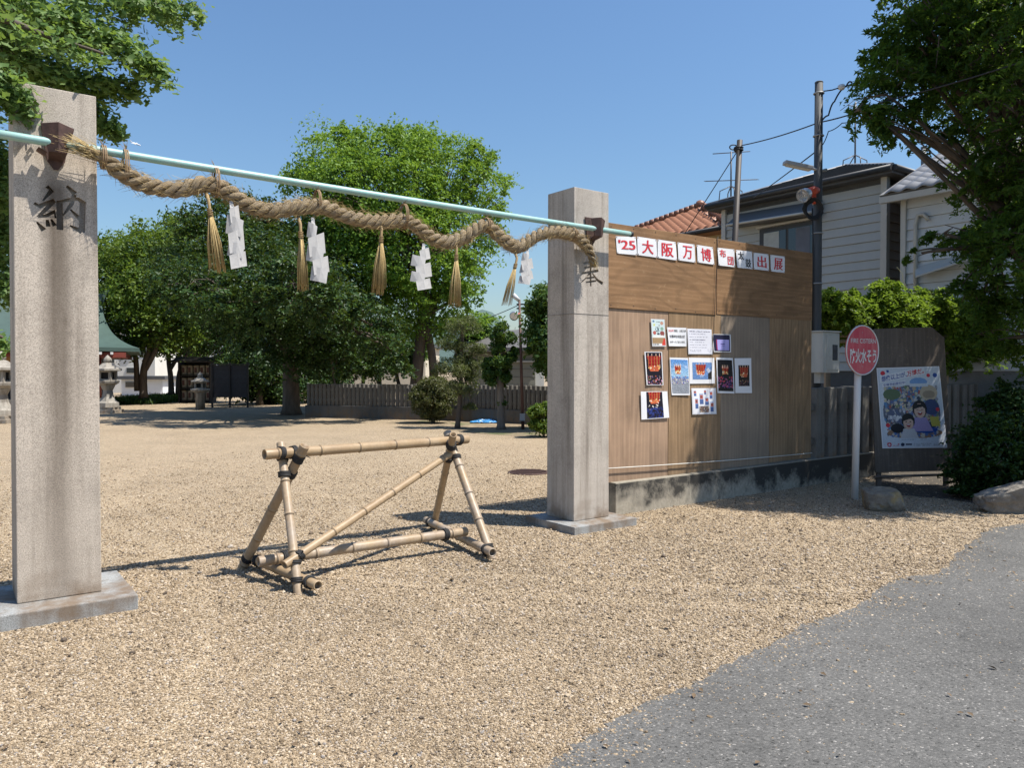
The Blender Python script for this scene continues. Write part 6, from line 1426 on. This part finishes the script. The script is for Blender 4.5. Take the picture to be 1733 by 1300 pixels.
# pale buildings beyond the trees
def block(label, u0, u1, v0, Y, depth, mat, wins, roofmat=DARKROOF, vb=None):
    xa, xb, zt = at(u0, 600, Y).x, at(u1, 600, Y).x, at(u0, v0, Y).z
    o = thing('pale_building', label, 'building', ((xa+xb)/2, Y, 0), 'pale buildings beyond the trees')
    MB().box(((xa+xb)/2, Y + depth/2, zt/2), (xb-xa, depth, zt)).build('wall', mat, o); MB().box(((xa+xb)/2, Y + depth/2, zt + .1), (xb-xa+.5, depth+.5, .22)).build('roof', roofmat, o)
    for (a, b, c, d) in wins:
        p, q = at(a, b, Y), at(c, d, Y); w = MB().box(((p.x+q.x)/2, Y - .02, (p.z+q.z)/2), (abs(q.x-p.x), .08, abs(q.z-p.z))).build('window', TRIM, o)
        MB().box(((p.x+q.x)/2, Y - .07, (p.z+q.z)/2), (abs(q.x-p.x)*.86, .02, abs(q.z-p.z)*.84)).build('pane', MG['glass'], w)
    return o
PALE = M_('pale_render', (.62, .60, .55), .8, .05, 1.5); PALE2 = M_('white_render', (.70, .71, .72), .8, .04, 1.5)
block('pale cream building seen between the shrine and the forked tree', 120, 262, 560, 56, 10, PALE, [(208, 592, 222, 606), (214, 622, 232, 632), (180, 600, 195, 615)])
block('white building seen behind the slender shade tree', 268, 420, 575, 62, 12, PALE2, [(285, 588, 300, 602), (372, 592, 392, 606)])
block('low white shed below the pale building', 205, 275, 642, 50, 3, PALE2, [(212, 646, 232, 656)])
block('pale sandy building behind the low crooked tree', 560, 720, 585, 52, 10, M_('sandy_render', (.52, .46, .36), .8, .06, 1.5), [(600, 605, 615, 620), (650, 605, 668, 620)])
# slender lamp pole with a red floodlight
Yl = gnd(885, 727).y; l0 = gnd(885, 727); l1 = at(879, 507, Yl)
lp = thing('lamp_pole', 'slender rusty lamp pole beside the clipped evergreen', 'lamp pole', l0); RP = M_('rusty_lamp_pole', (.12, .06, .05), .6, .3, 6)
MB().tube([l0, l1], [.045, .032], 8).build('shaft', RP, lp); MB().tube([l1 - UP*.03, at(868, 499, Yl)], [.05, .07], 8).build('lamp_head', M_('lamp_white', (.6, .6, .6), .4), lp)
MB().revolve(at(873, 534, Yl), (at(869, 535, Yl-.15) - at(873, 534, Yl)), [(0, .05), (.05, .11), (.14, .13), (.15, .1)], 12).build('floodlight', M_('silver', (.55, .56, .58)), lp); MB().tube([at(873, 534, Yl), at(880, 532, Yl)], .05, 8).build('bracket', ORN, lp)
for v in (515, 522): MB().box(at(881, v, Yl), (.22, .04, .04)).build('cross_arm', CABLE, lp)
MB().box(at(884, 706, Yl - .05), (.14, .10, .2)).build('switch_box', M_('lamp_grey', (.33, .34, .35)), lp)
# manhole, tarp, rocks, log
mh = gnd(895, 800); mo = thing('manhole_cover', 'round rusty manhole cover set in the gravel left of the far pillar', 'manhole cover', mh)
MB().revolve(mh, UP, [(0.0, .33), (.012, .33), (.014, .31)], 32).build('ring', RUST, mo); MB().revolve(mh, UP, [(0, .295), (.016, .295), (.018, .285)], 32).build('lid', RUST, mo)
mb = MB()
for i in range(-5, 6):
    w = math.sqrt(max(0, .28**2 - (i*.05)**2)); mb.box(mh + V(0, i*.05, .020), (w*2, .022, .008))
mb.build('ribs', RUST, mo)
tb = gnd(822, 716); k = 16; mb = MB(); vs = []
for j in range(k+1):
    for i in range(k+1): vs.append(tb + V((i/k-.5)*.95, (j/k-.5)*.55, .02 + .10*abs(math.sin(i*1.1+j*.6))*math.sin(math.pi*i/k)*math.sin(math.pi*j/k) + rnd.uniform(0, .03)))
mb.add(vs, [(j*(k+1)+i, j*(k+1)+i+1, (j+1)*(k+1)+i+1, (j+1)*(k+1)+i) for j in range(k) for i in range(k)], False); tag(mb.build('blue_tarp', M_('blue_tarpaulin', (.04, .22, .48), .4, .2)), 'crumpled blue tarpaulin on the soil before the far fence', 'tarp')
def rock(name, label, c, r, mat, seed, sub=4, cat='rock', cuts=10):
    bm = bmesh.new(); bmesh.ops.create_icosphere(bm, subdivisions=sub, radius=1); q = random.Random(seed)
    pl_ = [(V(q.gauss(0, 1), q.gauss(0, 1), q.gauss(0.1, .8)).normalized(), q.uniform(.55, .9)) for _ in range(cuts)]
    from mathutils import noise as mn
    for v in bm.verts:
        p = v.co.copy()
        for d, h in pl_:
            e = p.dot(d)
            if e > h: p -= d * (e-h) * .9
        p *= 1 + .10*mn.noise(p*2.3 + V(seed, 0, 0)) + .045*mn.noise(p*7 + V(0, seed, 0))
        v.co = V(p.x*r[0], p.y*r[1], p.z*r[2])
    me = bpy.data.meshes.new(name); bm.to_mesh(me); bm.free(); me.polygons.foreach_set('use_smooth', [False]*len(me.polygons)); me.materials.append(mat)
    o = link(bpy.data.objects.new(name, me)); o.location = c; return tag(o, label, cat)
m = NT('lichen_rock'); c = m.ramp(m.noise(7, 6, .7), [(.3, (.10, .085, .065)), (.55, (.22, .19, .145)), (.75, (.34, .28, .19))]); c = m.mix(m.ramp(m.noise(4, 5, .6), [(.52, 0.), (.62, .8)]), c, (.27, .19, .07)); m.col(c).rough(.9); m.bump(m.noise(18, 6, .7), .8, .02); ROCKM = m.m
rk = gnd(1506, 866); rock('garden_rock', 'mossy tan rock lying in front of the poster board', V(rk.x, rk.y + .16, .10), (.285, .22, .20), ROCKM, 5)
lq = gnd(1705, 872); m = NT('grey_boulder'); f = m.noise(6, 6, .7); c = m.ramp(f, [(.3, (.11, .10, .085)), (.6, (.24, .215, .18)), (.8, (.34, .31, .26))]); m.col(c).rough(.9); m.bump(m.noise(22, 6, .7), .9, .02)
rock('boulder', 'long rough grey boulder at the right edge by the road', V(lq.x + .35, lq.y + .2, .15), (.58, .26, .27), m.m, 21, 5, cuts=7)
# litter on the gravel and road
N = 420; r = 2.8 * (14/2.8) ** RNG.random(N); th = RNG.uniform(-.72, .72, N); P = np.stack([r*np.sin(th), r*np.cos(th), np.full(N, .014)], 1)
dl_ = leaf_mesh('fallen_leaves', P, np.tile([0, 0, 1.], (N, 1)), .030, M_('dry_leaf', (.13, .085, .045), .8, .4, 3), None, V(0, 6, 0), jitter=.25, aspect=.55)
tag(dl_, 'dry brown leaf bits scattered over gravel and road', 'leaf litter', kind='stuff')
# hills far away, and an airliner
mb = MB(); vs = []; K = 90
for i in range(K+1):
    x = -1500 + 3000*i/K; h = 150 + 45*math.sin(i*.35) + 25*math.sin(i*.9+1) ; vs += [(x, 2300, -2), (x, 2420, h*.75), (x, 2600, h)]
mb.add(vs, [(i*3+k, i*3+3+k, i*3+4+k, i*3+1+k) for i in range(K) for k in range(2)], True); mb.build('hills', M_('wooded_hill', (.07, .11, .10), .95, .2, .01), org=(0, 2300, 0), kind='structure', label='low wooded hills on the horizon')
Yq = 2400; ac = at(230, 243, Yq); pln = thing('airliner', 'tiny white airliner crossing the blue sky beside the near pillar', 'airplane', ac); WP = M_('aircraft_white', (.8, .8, .82), .4, .03)
da_ = (at(238, 246, Yq) - at(222, 240, Yq)).normalized(); Lp = 34
MB().revolve(ac - da_*Lp/2, da_, [(0, .3), (3, 1.3), (8, 2.1), (24, 2.1), (30, 1.6), (33, .7), (34, .1)], 14).build('fuselage', WP, pln)
sd = da_.cross(V(0, 1, 0)).normalized(); wv = V(.1, .95, .3).normalized()
MB().prism([ac - wv*2 + da_*3, ac - wv*16 - da_*5, ac - wv*16 - da_*7, ac - wv*2 - da_*4], UP*.4).build('wing', WP, pln); MB().prism([ac + wv*2 + da_*3, ac + wv*16 - da_*5, ac + wv*16 - da_*7, ac + wv*2 - da_*4], UP*.4).build('wing', WP, pln)
tl_ = ac - da_*14; MB().prism([tl_, tl_ - da_*4 + sd*-1, tl_ - da_*5 + UP*6, tl_ - da_*3 + UP*6], V(0, .5, 0)).build('tail_fin', WP, pln)
for s_ in (-1, 1): MB().revolve(ac + wv*s_*6 + da_*2 - UP*1.6, -da_, [(0, .8), (1, 1.0), (3.5, .8)], 10).build('engine', WP, pln)
